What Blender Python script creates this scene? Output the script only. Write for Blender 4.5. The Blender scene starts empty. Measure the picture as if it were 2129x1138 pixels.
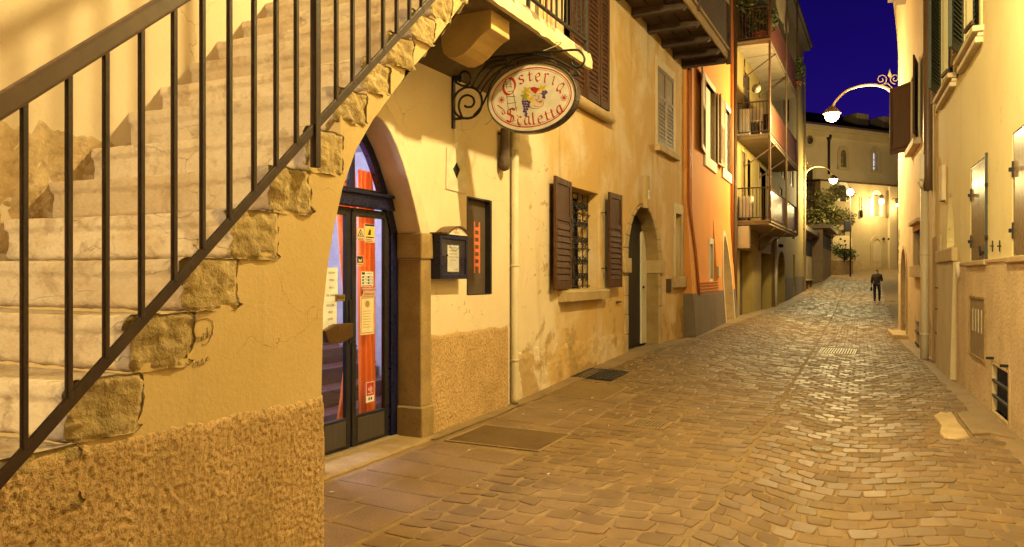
import bpy, bmesh, math, random
from mathutils import Vector, Matrix, noise
from mathutils.geometry import tessellate_polygon
random.seed(7)
PI = math.pi
R = math.radians
scene = bpy.context.scene
COL = scene.collection

# ------------------------------------------------------------------ camera model
TH = R(26.0)          # the camera looks 26 degrees to the left of the street axis (+Y)
EYE = 1.5
FPX = 1600.0          # focal length in photo pixels (2129 wide)
FWD = Vector((-math.sin(TH), math.cos(TH), 0)); RGT = Vector((math.cos(TH), math.sin(TH), 0))
CAMP = Vector((0, 0, EYE))

def ray(px, py):
    return FWD + RGT * ((px - 1064.5) / FPX) + Vector((0, 0, (575 - py) / FPX))
def hitX(px, py, X):
    d = ray(px, py); return CAMP + d * (X / d.x)
def hitY(px, py, Y):
    d = ray(px, py); return CAMP + d * (Y / d.y)
def lerp(a, b, t): return a + (b - a) * t
def prof(tab, y):
    if y <= tab[0][0]: return tab[0][1]
    for (a, b), (c, d) in zip(tab, tab[1:]):
        if y <= c:
            t = (y - a) / (c - a); return b + (d - b) * t
    return tab[-1][1]
GL = [(5.5, 0), (8, .05), (10, .15), (12.3, .25), (16, .23), (23, .32), (32, .33), (36, .45), (42, .68), (50, 1.0), (62, 1.6), (76, 2.15), (100, 2.4)]
GR = [(22, 0), (30, .06), (42, .28), (50, .7), (62, 1.4), (76, 2.15), (100, 2.4)]
def G(x, y):
    t = min(1, max(0, (x + 3.9) / 2.6)); t = t * t * (3 - 2 * t)
    return lerp(prof(GL, y), prof(GR, y), t)
def hitG(px, py):
    d = ray(px, py); a = .5
    while a < 140 and (CAMP + d * a).z > G((CAMP + d * a).x, (CAMP + d * a).y): a += .1
    lo, hi = a - .1, a
    for _ in range(20):
        m_ = (lo + hi) / 2; p = CAMP + d * m_
        if p.z > G(p.x, p.y): lo = m_
        else: hi = m_
    return Vector((p.x, p.y, G(p.x, p.y)))

class Fac:
    """a house front: u runs along the street, z up, o out of the wall"""
    def __init__(s, x0, y0, a, side):
        a = R(a); s.o0 = Vector((x0, y0, 0)); s.u = Vector((-math.sin(a), math.cos(a), 0))
        s.n = Vector((math.cos(a), math.sin(a), 0)) * side
    def at(s, u, z, o=0): return s.o0 + s.u * u + s.n * o + Vector((0, 0, z))
    def uv(s, px, py, o=0):
        d = ray(px, py); q = s.o0 + s.n * o
        t = (q - CAMP).dot(s.n) / d.dot(s.n); p = CAMP + d * t
        return ((p - q).dot(s.u), p.z)

FA = Fac(-3.86, 0, 0, 1)         # plaster house with the stair
FO = Fac(-3.80, 16.17, 2.5, 1)   # orange house
FG = Fac(-3.95, 22.95, 0, 1)     # house with the iron balconies
FE = Fac(1.563, 0, 2.95, -1)     # near house on the right
FF = Fac(.73, 16.0, 3.5, -1)     # second house on the right

# ------------------------------------------------------------------ mesh builder
class MB:
    def __init__(s): s.v = []; s.f = []; s.m = []; s.s = []
    def add(s, vs, fs, mi=0, smooth=False):
        b = len(s.v); s.v += [tuple(p) for p in vs]
        for f in fs:
            s.f.append(tuple(b + i for i in f)); s.m.append(mi); s.s.append(smooth)
        return s
    def quad(s, a, b, c, d, mi=0): return s.add([a, b, c, d], [(0, 1, 2, 3)], mi)
    def hexa(s, p, mi=0):
        return s.add(p, [(0, 3, 2, 1), (4, 5, 6, 7), (0, 1, 5, 4), (1, 2, 6, 5), (2, 3, 7, 6), (3, 0, 4, 7)], mi)
    def box(s, a, b, mi=0):
        (x0, y0, z0), (x1, y1, z1) = a, b
        return s.hexa([(x0, y0, z0), (x1, y0, z0), (x1, y1, z0), (x0, y1, z0), (x0, y0, z1), (x1, y0, z1), (x1, y1, z1), (x0, y1, z1)], mi)
    def fb(s, F, u0, u1, z0, z1, o0, o1, mi=0):
        return s.hexa([F.at(u0, z0, o0), F.at(u1, z0, o0), F.at(u1, z0, o1), F.at(u0, z0, o1),
                       F.at(u0, z1, o0), F.at(u1, z1, o0), F.at(u1, z1, o1), F.at(u0, z1, o1)], mi)
    def bar(s, a, b, w, h, up=Vector((0, 0, 1)), mi=0):
        a = Vector(a); b = Vector(b); d = (b - a).normalized()
        x = d.cross(Vector(up))
        if x.length < 1e-4: x = d.cross(Vector((1, 0, 0)))
        x.normalize(); y = x.cross(d).normalized()
        x *= w / 2; y *= h / 2
        return s.hexa([a - x - y, a + x - y, a + x + y, a - x + y, b - x - y, b + x - y, b + x + y, b - x + y], mi)
    def prism(s, pts, vec, mi=0, caps=True):
        n = len(pts); vec = Vector(vec); pts = [Vector(p) for p in pts]
        fs = [(i, (i + 1) % n, n + (i + 1) % n, n + i) for i in range(n)]
        if caps: fs += [tuple(range(n))[::-1], tuple(range(n, 2 * n))]
        return s.add(pts + [p + vec for p in pts], fs, mi)
    def tube(s, path, r, n=8, closed=False, mi=0, smooth=True):
        P = [Vector(p) for p in path]; k = len(P)
        rs = r if isinstance(r, (list, tuple)) else [r] * k
        ref = None; vs = []
        for i in range(k):
            if closed: t = P[(i + 1) % k] - P[i - 1]
            else: t = P[min(i + 1, k - 1)] - P[max(i - 1, 0)]
            if t.length < 1e-9: t = Vector((0, 0, 1))
            t.normalize()
            if ref is None:
                ref = t.orthogonal().normalized()
            ref = (ref - t * ref.dot(t))
            if ref.length < 1e-6: ref = t.orthogonal()
            ref.normalize(); bi = t.cross(ref)
            for j in range(n):
                a = 2 * PI * j / n + PI / n
                vs.append(P[i] + (ref * math.cos(a) + bi * math.sin(a)) * rs[i])
        fs = []
        for i in range(k if closed else k - 1):
            a = i * n; b = ((i + 1) % k) * n
            fs += [(a + j, a + (j + 1) % n, b + (j + 1) % n, b + j) for j in range(n)]
        s.add(vs, fs, mi, smooth)
        if not closed:
            b = len(s.v) - len(vs)
            s.f.append(tuple(b + j for j in range(n))[::-1]); s.m.append(mi); s.s.append(False)
            s.f.append(tuple(b + (k - 1) * n + j for j in range(n))); s.m.append(mi); s.s.append(False)
        return s
    def lathe(s, c, pr, n=16, mi=0, ax=None, smooth=True):
        c = Vector(c); vs = []; fs = []
        for (r, z) in pr:
            for j in range(n):
                a = 2 * PI * j / n; p = Vector((r * math.cos(a), r * math.sin(a), z))
                vs.append(c + (ax @ p if ax else p))
        for i in range(len(pr) - 1):
            fs += [(i * n + j, i * n + (j + 1) % n, (i + 1) * n + (j + 1) % n, (i + 1) * n + j) for j in range(n)]
        fs += [tuple(range(n))[::-1], tuple(range((len(pr) - 1) * n, len(pr) * n))]
        return s.add(vs, fs, mi, smooth)
    def ball(s, c, r, n=10, m=6, mi=0, sc=(1, 1, 1)):
        c = Vector(c)
        pr = [(max(1e-4, r * math.sin(PI * i / m)), -r * math.cos(PI * i / m)) for i in range(m + 1)]
        return s.lathe(c, pr, n, mi, Matrix.Diagonal(sc))
    def holed(s, F, outer, holes, depth, mi=0, mi_rev=None, o=0):
        """a wall slab with through openings"""
        mi_rev = mi if mi_rev is None else mi_rev
        loops = [outer] + holes
        flat = [p for l in loops for p in l]
        tris = tessellate_polygon([[Vector((a, b, 0)) for a, b in l] for l in loops])
        n = len(flat)
        s.add([F.at(u, z, o) for u, z in flat], [tuple(t) for t in tris], mi)
        s.add([F.at(u, z, o - depth) for u, z in flat], [tuple(t)[::-1] for t in tris], mi)
        for li, l in enumerate(loops):
            k = len(l); q = [F.at(u, z, o) for u, z in l] + [F.at(u, z, o - depth) for u, z in l]
            s.add(q, [(i, (i + 1) % k, k + (i + 1) % k, k + i) for i in range(k)], mi if li == 0 else mi_rev)
        return s

def obj(name, mb, mats, parent=None, bevel=0, recalc=True, seg=2, label=None, cat=None, group=None, kind=None, loc=None, merge=0):
    me = bpy.data.meshes.new(name)
    base = Vector((0, 0, 0)); q = parent
    while q is not None:
        base = base + Vector(q.location); q = q.parent
    if loc is not None: base = Vector(loc)
    me.from_pydata([tuple(Vector(p) - base) for p in mb.v], [], mb.f)
    if not isinstance(mats, (list, tuple)): mats = [mats]
    for m in mats: me.materials.append(m)
    me.polygons.foreach_set('material_index', mb.m)
    me.polygons.foreach_set('use_smooth', mb.s)
    if recalc or merge:
        bm = bmesh.new(); bm.from_mesh(me)
        if merge: bmesh.ops.remove_doubles(bm, verts=bm.verts, dist=merge)
        if recalc: bmesh.ops.recalc_face_normals(bm, faces=bm.faces)
        bm.to_mesh(me); bm.free()
    me.update()
    o = bpy.data.objects.new(name, me); COL.objects.link(o)
    if parent is not None: o.parent = parent
    elif loc is not None: o.location = loc
    if bevel:
        b = o.modifiers.new('bevel', 'BEVEL'); b.width = bevel; b.segments = seg; b.limit_method = 'ANGLE'; b.angle_limit = R(40)
        b.use_clamp_overlap = True
    tag(o, label, cat, group, kind)
    return o
def tag(o, label=None, cat=None, group=None, kind=None):
    if label: o['label'] = label
    if cat: o['category'] = cat
    if group: o['group'] = group
    if kind: o['kind'] = kind
    return o
def thing(name, label, cat, loc, group=None, kind=None):
    o = bpy.data.objects.new(name, None); COL.objects.link(o); o.location = Vector(loc)
    o.empty_display_size = .1
    return tag(o, label, cat, group, kind)

# ------------------------------------------------------------------ materials
def newmat(name):
    m = bpy.data.materials.new(name); m.use_nodes = True
    nt = m.node_tree; b = nt.nodes['Principled BSDF']
    return m, nt, b
def nd(nt, t, **kw):
    n = nt.nodes.new(t)
    for k, v in kw.items():
        if k.startswith('i_'):
            key = k[2:]; key = int(key) if key.isdigit() else key.replace('_', ' ')
            n.inputs[key].default_value = v
        else: setattr(n, k, v)
    return n
def mth(nt, op, a, b=None, clamp=False):
    n = nt.nodes.new('ShaderNodeMath'); n.operation = op; n.use_clamp = clamp
    for i, x in enumerate((a, b)):
        if x is None: continue
        if isinstance(x, (int, float)): n.inputs[i].default_value = x
        else: nt.links.new(x, n.inputs[i])
    return n.outputs[0]
def mixc(nt, fac, a, b):
    n = nt.nodes.new('ShaderNodeMix'); n.data_type = 'RGBA'
    for i, x in ((0, fac), (6, a), (7, b)):
        if isinstance(x, (int, float)): n.inputs[i].default_value = x
        elif isinstance(x, tuple): n.inputs[i].default_value = (*x, 1)
        else: nt.links.new(x, n.inputs[i])
    return n.outputs[2]
def pos(nt, scale=(1, 1, 1)):
    g = nt.nodes.new('ShaderNodeNewGeometry')
    if scale == (1, 1, 1): return g.outputs['Position']
    m = nd(nt, 'ShaderNodeMapping'); m.inputs['Scale'].default_value = scale
    nt.links.new(g.outputs['Position'], m.inputs[0]); return m.outputs[0]
def nz(nt, vec, scale, detail=5, rough=.55, dist=0):
    n = nd(nt, 'ShaderNodeTexNoise'); n.inputs['Scale'].default_value = scale; n.inputs['Detail'].default_value = detail
    n.inputs['Roughness'].default_value = rough; n.inputs['Distortion'].default_value = dist
    nt.links.new(vec, n.inputs['Vector']); return n.outputs[0]
def mr(nt, x, a, b, c=0, d=1, smooth=True):
    n = nd(nt, 'ShaderNodeMapRange'); n.interpolation_type = 'SMOOTHSTEP' if smooth else 'LINEAR'
    nt.links.new(x, n.inputs[0]); 
    for i, v in enumerate((a, b, c, d)): n.inputs[i + 1].default_value = v
    return n.outputs[0]
def xyz(nt):
    g = nt.nodes.new('ShaderNodeNewGeometry'); s = nt.nodes.new('ShaderNodeSeparateXYZ')
    nt.links.new(g.outputs['Position'], s.inputs[0]); return s.outputs

def surf(name, c1, c2, scale=2.0, stretch=(1, 1, 1), detail=6, rough=.85, bump=.4, bscale=60, bdist=.004, fine=.25,
         stains=(), cracks=None, spec=.35, metal=0, rvar=.1, coat=0, island=0, objvar=0):
    """general worn surface: two tones of noise, fine speckle, stains with their own outline, bump
       stains: (colour, noise scale, lo, hi, amount, (axis, full, none) or list of those)"""
    m, nt, b = newmat(name); L = nt.links.new
    p = pos(nt, stretch)
    n1 = nz(nt, p, scale, detail, .6)
    col = mixc(nt, mr(nt, n1, .32, .68), c1, c2)
    n2 = nz(nt, p, bscale * .6, 4, .6)
    dark = tuple(x * .68 for x in c2)
    col = mixc(nt, mth(nt, 'MULTIPLY', mr(nt, n2, .5, .78), fine), col, dark)
    ax = xyz(nt)
    h_st = None
    for (sc, ss, lo, hi, amt, lims) in stains:
        k = nz(nt, pos(nt, ss[1]) if isinstance(ss, tuple) else pos(nt), ss[0] if isinstance(ss, tuple) else ss, 7, .62, .3)
        if lims:
            for (axis, full, none, w) in lims:
                k = mth(nt, 'ADD', k, mth(nt, 'MULTIPLY', mr(nt, ax[axis], full, none, 0, 1, False), -w))
        f = mth(nt, 'MULTIPLY', mr(nt, k, lo, hi), amt)
        col = mixc(nt, f, col, sc)
        h_st = f if h_st is None else mth(nt, 'MAXIMUM', h_st, f)
    height = mth(nt, 'ADD', mth(nt, 'MULTIPLY', nz(nt, p, bscale, 5, .6), 1.0), mth(nt, 'MULTIPLY', n1, 1.2))
    if h_st is not None: height = mth(nt, 'SUBTRACT', height, mth(nt, 'MULTIPLY', h_st, .35))
    if cracks:
        cs, cw, cst = cracks[:3]; ca = cracks[3] if len(cracks) > 3 else .8
        w = nd(nt, 'ShaderNodeVectorMath', operation='MULTIPLY_ADD')
        nn = nd(nt, 'ShaderNodeTexNoise', i_Scale=cs * 1.7, i_Detail=6.0); L(pos(nt), nn.inputs['Vector'])
        L(nn.outputs['Color'], w.inputs[0]); w.inputs[1].default_value = (.55 / cs * 1.6,) * 3; L(pos(nt, cst), w.inputs[2])
        v = nd(nt, 'ShaderNodeTexVoronoi', feature='DISTANCE_TO_EDGE', i_Scale=cs); L(w.outputs[0], v.inputs['Vector'])
        k = mr(nt, v.outputs['Distance'], 0, cw, 1, 0)
        k = mth(nt, 'MULTIPLY', k, mr(nt, nz(nt, pos(nt), cs * .9, 3), .42, .58))
        col = mixc(nt, mth(nt, 'MULTIPLY', k, ca), col, tuple(x * .28 for x in c2))
        height = mth(nt, 'SUBTRACT', height, mth(nt, 'MULTIPLY', k, .9))
    if objvar:
        oi = nt.nodes.new('ShaderNodeObjectInfo'); col = mixc(nt, mr(nt, oi.outputs['Random'], 0, 1, 0, objvar, False), col, tuple(x * .62 for x in c2))
    if island:
        g = nt.nodes.new('ShaderNodeNewGeometry'); r_ = g.outputs['Random Per Island']
        col = mixc(nt, mr(nt, r_, 0, 1, 0, island, False), col, tuple(x * .38 for x in c2))
        rough_in = mr(nt, mth(nt, 'FRACT', mth(nt, 'MULTIPLY', r_, 7.31)), 0, 1, rough - .15, rough + .15, False)
    L(col, b.inputs['Base Color'])
    if island: L(rough_in, b.inputs['Roughness'])
    elif rvar:
        L(mth(nt, 'ADD', mr(nt, n2, .3, .7, -rvar, rvar), rough, True), b.inputs['Roughness'])
    else: b.inputs['Roughness'].default_value = rough
    b.inputs['Specular IOR Level'].default_value = spec; b.inputs['Metallic'].default_value = metal
    b.inputs['Coat Weight'].default_value = coat
    if bump:
        bp = nd(nt, 'ShaderNodeBump', i_Strength=bump, i_Distance=bdist); L(height, bp.inputs['Height']); L(bp.outputs[0], b.inputs['Normal'])
    return m
def plain(name, c, rough=.6, metal=0, spec=.4, bump=0.12, scale=30):
    return surf(name, c, tuple(x * .82 for x in c), scale=scale * .3, rough=rough, bump=bump, bscale=scale * 3, bdist=.001, fine=.25, spec=spec, metal=metal, rvar=.08)
def emit(name, c, st):
    m, nt, b = newmat(name); b.inputs['Base Color'].default_value = (*c, 1)
    b.inputs['Emission Color'].default_value = (*c, 1); b.inputs['Emission Strength'].default_value = st; return m
def pane(name, tint=(1, 1, 1), gl=.08, rough=.02):
    m, nt, b = newmat(name); L = nt.links.new
    t = nd(nt, 'ShaderNodeBsdfTransparent'); t.inputs[0].default_value = (*tint, 1)
    g = nd(nt, 'ShaderNodeBsdfGlossy', i_Roughness=rough); x = nd(nt, 'ShaderNodeMixShader'); x.inputs[0].default_value = gl
    L(t.outputs[0], x.inputs[1]); L(g.outputs[0], x.inputs[2]); L(x.outputs[0], nt.nodes['Material Output'].inputs[0]); return m
def cloth(name, c, tr=.4):
    m, nt, b = newmat(name); L = nt.links.new
    b.inputs['Base Color'].default_value = (*c, 1); b.inputs['Roughness'].default_value = .9
    t = nd(nt, 'ShaderNodeBsdfTranslucent'); t.inputs[0].default_value = (*c, 1)
    x = nd(nt, 'ShaderNodeMixShader'); x.inputs[0].default_value = tr
    L(b.outputs[0], x.inputs[1]); L(t.outputs[0], x.inputs[2]); L(x.outputs[0], nt.nodes['Material Output'].inputs[0]); return m

OCH = (.50, .38, .22); CRM = (.70, .60, .42); CRM2 = (.60, .50, .34)
m_plA = surf('plaster_cream', (.77, .63, .44), (.70, .55, .36), .9, rough=.9, bump=.55, bscale=55, bdist=.004, fine=.12, stains=[
    ((.44, .32, .17), 6.5, .60, .63, .85, [(1, 8.25, 8.0, .5), (1, 9.25, 9.5, .5), (2, 1.3, .9, .4), (2, 2.9, 3.2, .4)]),
    ((.42, .30, .15), 9, .62, .66, .8, [(1, 7.2, 7.6, .5), (1, 6.2, 6.0, .5), (2, 1.05, .9, .5), (2, 1.35, 1.6, .4)]),
    ((.62, .39, .135), .8, .33, .56, .95, [(1, 9.6, 7.0, .62)]),
    ((.42, .265, .095), 1.7, .50, .57, .8, [(1, 8.2, 7.6, .4), (2, .75, 1.9, .30)]),
    ((.44, .36, .25), 5, .66, .72, .7, [(2, 1.0, 3.2, .2)]),
    ((.36, .23, .085), (1.0, (5, 5, .35)), .54, .72, .55, [(1, 9.5, 7.5, .12)]),
    ((.3, .2, .09), 3, .55, .72, .7, [(2, -.1, .6, .3)]),
    ((.50, .35, .14), 2.2, .5, .7, .5, [(2, 6, 2.8, .3), (1, 10, 8, .3)])], cracks=(1.1, .0035, (1, 1, 1), .7))
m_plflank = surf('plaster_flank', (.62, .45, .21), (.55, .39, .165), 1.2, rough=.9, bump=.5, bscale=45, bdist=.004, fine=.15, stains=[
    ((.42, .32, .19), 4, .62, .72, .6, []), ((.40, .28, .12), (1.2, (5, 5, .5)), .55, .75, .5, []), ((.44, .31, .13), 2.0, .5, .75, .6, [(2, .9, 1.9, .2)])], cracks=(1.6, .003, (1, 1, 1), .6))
m_rough = surf('roughcast', (.62, .41, .20), (.48, .31, .135), 3, rough=.95, bump=.8, bscale=130, bdist=.005, fine=.7, stains=[
    ((.28, .175, .065), 62, .50, .60, .85, []), ((.34, .225, .09), 1.6, .48, .70, .6, []), ((.27, .18, .08), 2.2, .5, .72, .6, [(2, 0, .6, .25)])])
m_masonry = surf('old_masonry', (.50, .34, .16), (.62, .45, .25), 1.6, rough=.95, bump=1, bscale=30, bdist=.012, fine=.5, stains=[
    ((.30, .22, .12), 2.6, .44, .70, .8, [(2, 2.25, 1.75, .25)]), ((.50, .24, .08), 1.6, .48, .70, .7, [(2, 1.4, 2.1, .3)]), ((.26, .18, .09), 14, .50, .72, .6, [])])
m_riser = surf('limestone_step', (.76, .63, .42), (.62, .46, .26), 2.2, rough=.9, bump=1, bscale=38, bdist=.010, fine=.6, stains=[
    ((.27, .22, .20), 7, .40, .55, .85, [(0, -2.44, -2.60, .42)]), ((.40, .28, .15), 5, .52, .66, .75, [])],  # darker, greyer strip along the outer step ends; browner patches all over
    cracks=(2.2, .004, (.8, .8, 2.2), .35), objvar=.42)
m_stone = surf('pale_stone', (.56, .41, .22), (.45, .32, .16), 3, rough=.9, bump=.7, bscale=50, bdist=.005, fine=.4, stains=[((.34, .27, .17), 4, .58, .7, .6, [])])
m_stone2 = surf('jamb_stone', (.36, .245, .105), (.26, .17, .07), 4, rough=.92, bump=.8, bscale=60, bdist=.006, fine=.55, stains=[((.26, .2, .13), 5, .58, .7, .6, [])])
m_stonel = surf('light_stone', (.74, .62, .43), (.64, .51, .33), 3, rough=.85, bump=.4, bscale=60, bdist=.003, fine=.2, stains=[((.45, .37, .25), 3, .6, .7, .6, [])])
m_iron = surf('painted_iron', (.030, .015, .013), (.045, .024, .016), 6, rough=.55, bump=.15, bscale=90, bdist=.001, spec=.3)
m_irond = surf('black_iron', (.012, .011, .014), (.022, .018, .018), 8, rough=.5, bump=.2, bscale=120, bdist=.001)
m_rust = surf('rusty_bar', (.10, .055, .032), (.06, .035, .025), 10, rough=.7, bump=.3, bscale=120, bdist=.001)
m_blue = surf('dark_blue_paint', (.005, .006, .040), (.008, .009, .05), 5, rough=.35, bump=.1, bscale=60, bdist=.001, spec=.5)
m_doorp = surf('door_panel', (.07, .055, .05), (.05, .04, .04), 3, stretch=(1, 40, .5), rough=.55, bump=.4, bscale=20, bdist=.002)
m_wood = surf('brown_shutter_paint', (.085, .036, .017), (.058, .025, .012), 2, stretch=(6, 6, .6), rough=.7, bump=.3, bscale=30, bdist=.0015, fine=.3, spec=.15)
m_wood2 = surf('weathered_shutter', (.20, .125, .06), (.15, .09, .045), 2, stretch=(6, 6, .6), rough=.7, bump=.3, bscale=30, bdist=.0015)
m_oldwood = surf('dark_old_timber', (.075, .045, .028), (.045, .028, .02), 3, stretch=(1, 5, 5), rough=.8, bump=.6, bscale=18, bdist=.006)
m_fascia = surf('sawn_board', (.42, .30, .16), (.34, .23, .12), 3, stretch=(6, 1, 6), rough=.8, bump=.4, bscale=18, bdist=.003)
m_green = surf('dark_green_shutter', (.035, .05, .042), (.05, .06, .05), 3, stretch=(5, 5, .8), rough=.5, bump=.2, bscale=30, bdist=.001)
m_panel = surf('satin_board', (.23, .165, .09), (.205, .145, .078), 2, stretch=(3, 3, .5), rough=.27, bump=0, bscale=14, bdist=.001, fine=.05, spec=.9, rvar=0)
m_pipe = surf('cream_pipe', (.62, .53, .37), (.55, .46, .31), 2, rough=.5, bump=.1, bscale=40, bdist=.001, stains=[((.35, .27, .17), 6, .64, .72, .7, [])])
m_pipeb = surf('brown_pipe', (.16, .095, .05), (.12, .07, .04), 2, rough=.45, bump=.1, bscale=40, bdist=.001, spec=.5)
m_orange = surf('orange_plaster', (.76, .33, .085), (.70, .29, .07), .8, rough=.85, bump=.3, bscale=60, bdist=.003, fine=.1)
m_plinthd = surf('grey_plinth', (.20, .155, .12), (.16, .12, .095), 1.2, rough=.85, bump=.4, bscale=50, bdist=.004)
m_white = surf('white_paint', (.80, .74, .62), (.74, .68, .55), 2, rough=.7, bump=.15, bscale=40, bdist=.001)
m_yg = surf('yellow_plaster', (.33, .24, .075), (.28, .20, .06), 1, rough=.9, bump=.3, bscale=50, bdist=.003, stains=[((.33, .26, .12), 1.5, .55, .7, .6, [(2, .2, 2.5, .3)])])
m_yE = surf('yellow_plaster_near', (.82, .70, .38), (.76, .63, .32), .8, rough=.88, bump=.4, bscale=50, bdist=.003, fine=.1, stains=[
    ((.52, .42, .22), 6, .62, .70, .8, [(2, 1.5, 2.6, .25)]), ((.82, .72, .50), 1.2, .52, .66, .6, [(2, 2.0, 4.5, .2)]), ((.58, .44, .19), (1.0, (5, 5, .35)), .56, .74, .5, [])], cracks=(1.0, .003, (1, 1, 1), .6))
m_pebE = surf('pebbledash_pink', (.72, .55, .33), (.60, .43, .25), 2.2, rough=.95, bump=.8, bscale=110, bdist=.005, fine=.6, stains=[((.34, .24, .15), 46, .54, .62, .8, []), ((.42, .33, .2), 2, .55, .7, .6, [(2, 0, 1.2, .3)])])
m_cF = surf('cream_plaster_far', (.70, .54, .31), (.62, .46, .25), 1, rough=.88, bump=.4, bscale=50, bdist=.003, stains=[
    ((.32, .24, .15), 1.4, .50, .62, .85, [(2, .5, 1.9, .45)]), ((.50, .40, .25), 2.5, .56, .7, .6, [])])
m_pier = surf('pier_plaster', (.58, .47, .30), (.50, .39, .23), 1.6, rough=.9, bump=.5, bscale=50, bdist=.004, stains=[((.34, .26, .15), 2.2, .56, .66, .7, [(2, .1, 1.6, .3)])])
m_far = surf('church_plaster', (.62, .47, .28), (.53, .40, .23), .5, rough=.9, bump=.2, bscale=20, bdist=.01)
m_farlo = surf('church_plaster_low', (.52, .40, .22), (.44, .33, .17), .5, rough=.9, bump=.2, bscale=20, bdist=.01)
m_roof = surf('roof_tile', (.11, .06, .035), (.075, .042, .026), 2, stretch=(1, 6, 6), rough=.95, spec=.05, bump=.6, bscale=6, bdist=.03)
m_conc = surf('concrete', (.32, .25, .16), (.25, .19, .12), 1.5, rough=.9, bump=.4, bscale=40, bdist=.003, stains=[((.22, .18, .13), 2.5, .56, .7, .6, [])])
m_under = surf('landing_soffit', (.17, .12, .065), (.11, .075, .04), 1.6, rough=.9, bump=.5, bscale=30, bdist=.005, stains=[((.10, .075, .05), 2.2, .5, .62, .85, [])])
m_setts = surf('porphyry_setts', (.235, .140, .056), (.165, .097, .040), 2.2, detail=5, rough=.62, bump=.7, bscale=130, bdist=.003, fine=.6, spec=.34, rvar=.14, island=.38, stains=[((.27, .19, .08), 1.3, .5, .7, .5, []), ((.09, .06, .03), 2.5, .58, .72, .5, [])])
m_slab = surf('paving_slab', (.215, .132, .062), (.155, .095, .048), 2.5, rough=.48, bump=.4, bscale=110, bdist=.0025, fine=.4, spec=.5, rvar=.12)
m_joint = surf('sandy_joint', (.26, .165, .068), (.19, .12, .048), 6, rough=.85, bump=.5, bscale=120, bdist=.004, fine=.4)
m_apron = surf('smooth_apron', (.29, .19, .09), (.22, .145, .065), 1.5, rough=.7, bump=.5, bscale=60, bdist=.004, fine=.35, stains=[((.15, .11, .07), 2, .56, .7, .6, [])])
m_plate = surf('tread_plate', (.30, .195, .085), (.25, .16, .07), 3, rough=.55, bump=.4, bscale=40, bdist=.002, spec=.5)
m_glass = pane('window_pane', gl=.10)
m_paper = plain('white_paper', (.82, .80, .76), .7)
m_paper2 = plain('aged_paper', (.72, .55, .32), .8)
m_ink = plain('black_ink', (.02, .018, .018), .6)
m_dark = plain('dark_void', (.012, .010, .010), .9)
m_curt = cloth('orange_curtain', (.85, .20, .025), .25)
m_iwall = plain('interior_paint', (.38, .37, .42), .8)
m_iwood = surf('interior_step_wood', (.12, .05, .045), (.08, .035, .03), 3, stretch=(6, 1, 6), rough=.35, bump=.15, bscale=20, bdist=.001, spec=.5)
m_endst = surf('step_end_stone', (.47, .345, .155), (.33, .235, .10), 4, rough=.92, bump=1, bscale=45, bdist=.010, fine=.7, stains=[((.24, .17, .075), 6, .52, .68, .75, []), ((.60, .47, .27), 9, .56, .68, .6, [])])
m_rail = surf('brown_handrail', (.105, .06, .034), (.08, .045, .026), 3, rough=.5, bump=.15, bscale=60, bdist=.001)
m_leaf = surf('leaf_green', (.06, .085, .025), (.10, .11, .035), 5, rough=.6, bump=0)
m_bark = surf('bark', (.12, .085, .055), (.08, .055, .035), 8, rough=.9, bump=.6, bscale=40, bdist=.01)
m_terra = plain('terracotta', (.42, .13, .07), .8)
m_red = plain('red_paint', (.50, .035, .02), .5); m_redo = plain('orange_red_paint', (.78, .20, .09), .6)
m_signf = plain('sign_face', (.86, .78, .66), .35, bump=.02)
m_yel = plain('yellow_print', (.80, .58, .06), .6); m_grn = plain('leaf_print', (.36, .36, .05), .6); m_vio = plain('grape_print', (.10, .055, .26), .5)
m_brass = plain('brown_metal_plate', (.16, .09, .04), .35, metal=.6)
m_shF = surf('dark_brown_shutter', (.055, .024, .017), (.04, .018, .013), 2, stretch=(6, 6, .6), rough=.6, bump=.3, bscale=30, bdist=.001)
# ------------------------------------------------------------------ letters with a broad nib
GLY = {
 'O': [[(.5 + .5 * math.cos(a), .5 + .52 * math.sin(a)) for a in [PI * (.62 + i / 9) for i in range(19)]]],
 's': [[(.85, .85), (.5, 1), (.15, .82), (.2, .6), (.8, .42), (.85, .18), (.5, 0), (.1, .16)]],
 't': [[(.4, 1.2), (.38, .2), (.55, 0), (.9, .15)], [(.05, .86), (.85, .86)]],
 'e': [[(.15, .48), (.85, .62), (.78, .92), (.5, 1), (.15, .75), (.15, .3), (.48, 0), (.9, .2)]],
 'r': [[(.05, .9), (.3, 1), (.3, 0), (.45, -.02)], [(.3, .72), (.6, 1), (.95, .86)]],
 'i': [[(.2, .9), (.42, .98), (.42, .15), (.65, 0)], [(.42, 1.25), (.5, 1.38)]],
 'a': [[(.8, .92), (.45, 1), (.1, .62), (.15, .18), (.42, 0), (.78, .3)], [(.78, 1), (.76, .18), (1, 0)]],
 'S': [[(.95, .85), (.55, 1), (.1, .85), (.12, .62), (.85, .42), (.9, .16), (.5, 0), (.05, .14)], [(.42, .98), (.42, .56)], [(.58, .46), (.58, .04)]],
 'c': [[(.85, .84), (.5, 1), (.12, .72), (.12, .28), (.48, 0), (.9, .18)]],
 'l': [[(.35, 1.5), (.35, .15), (.6, 0)]],
}
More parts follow.
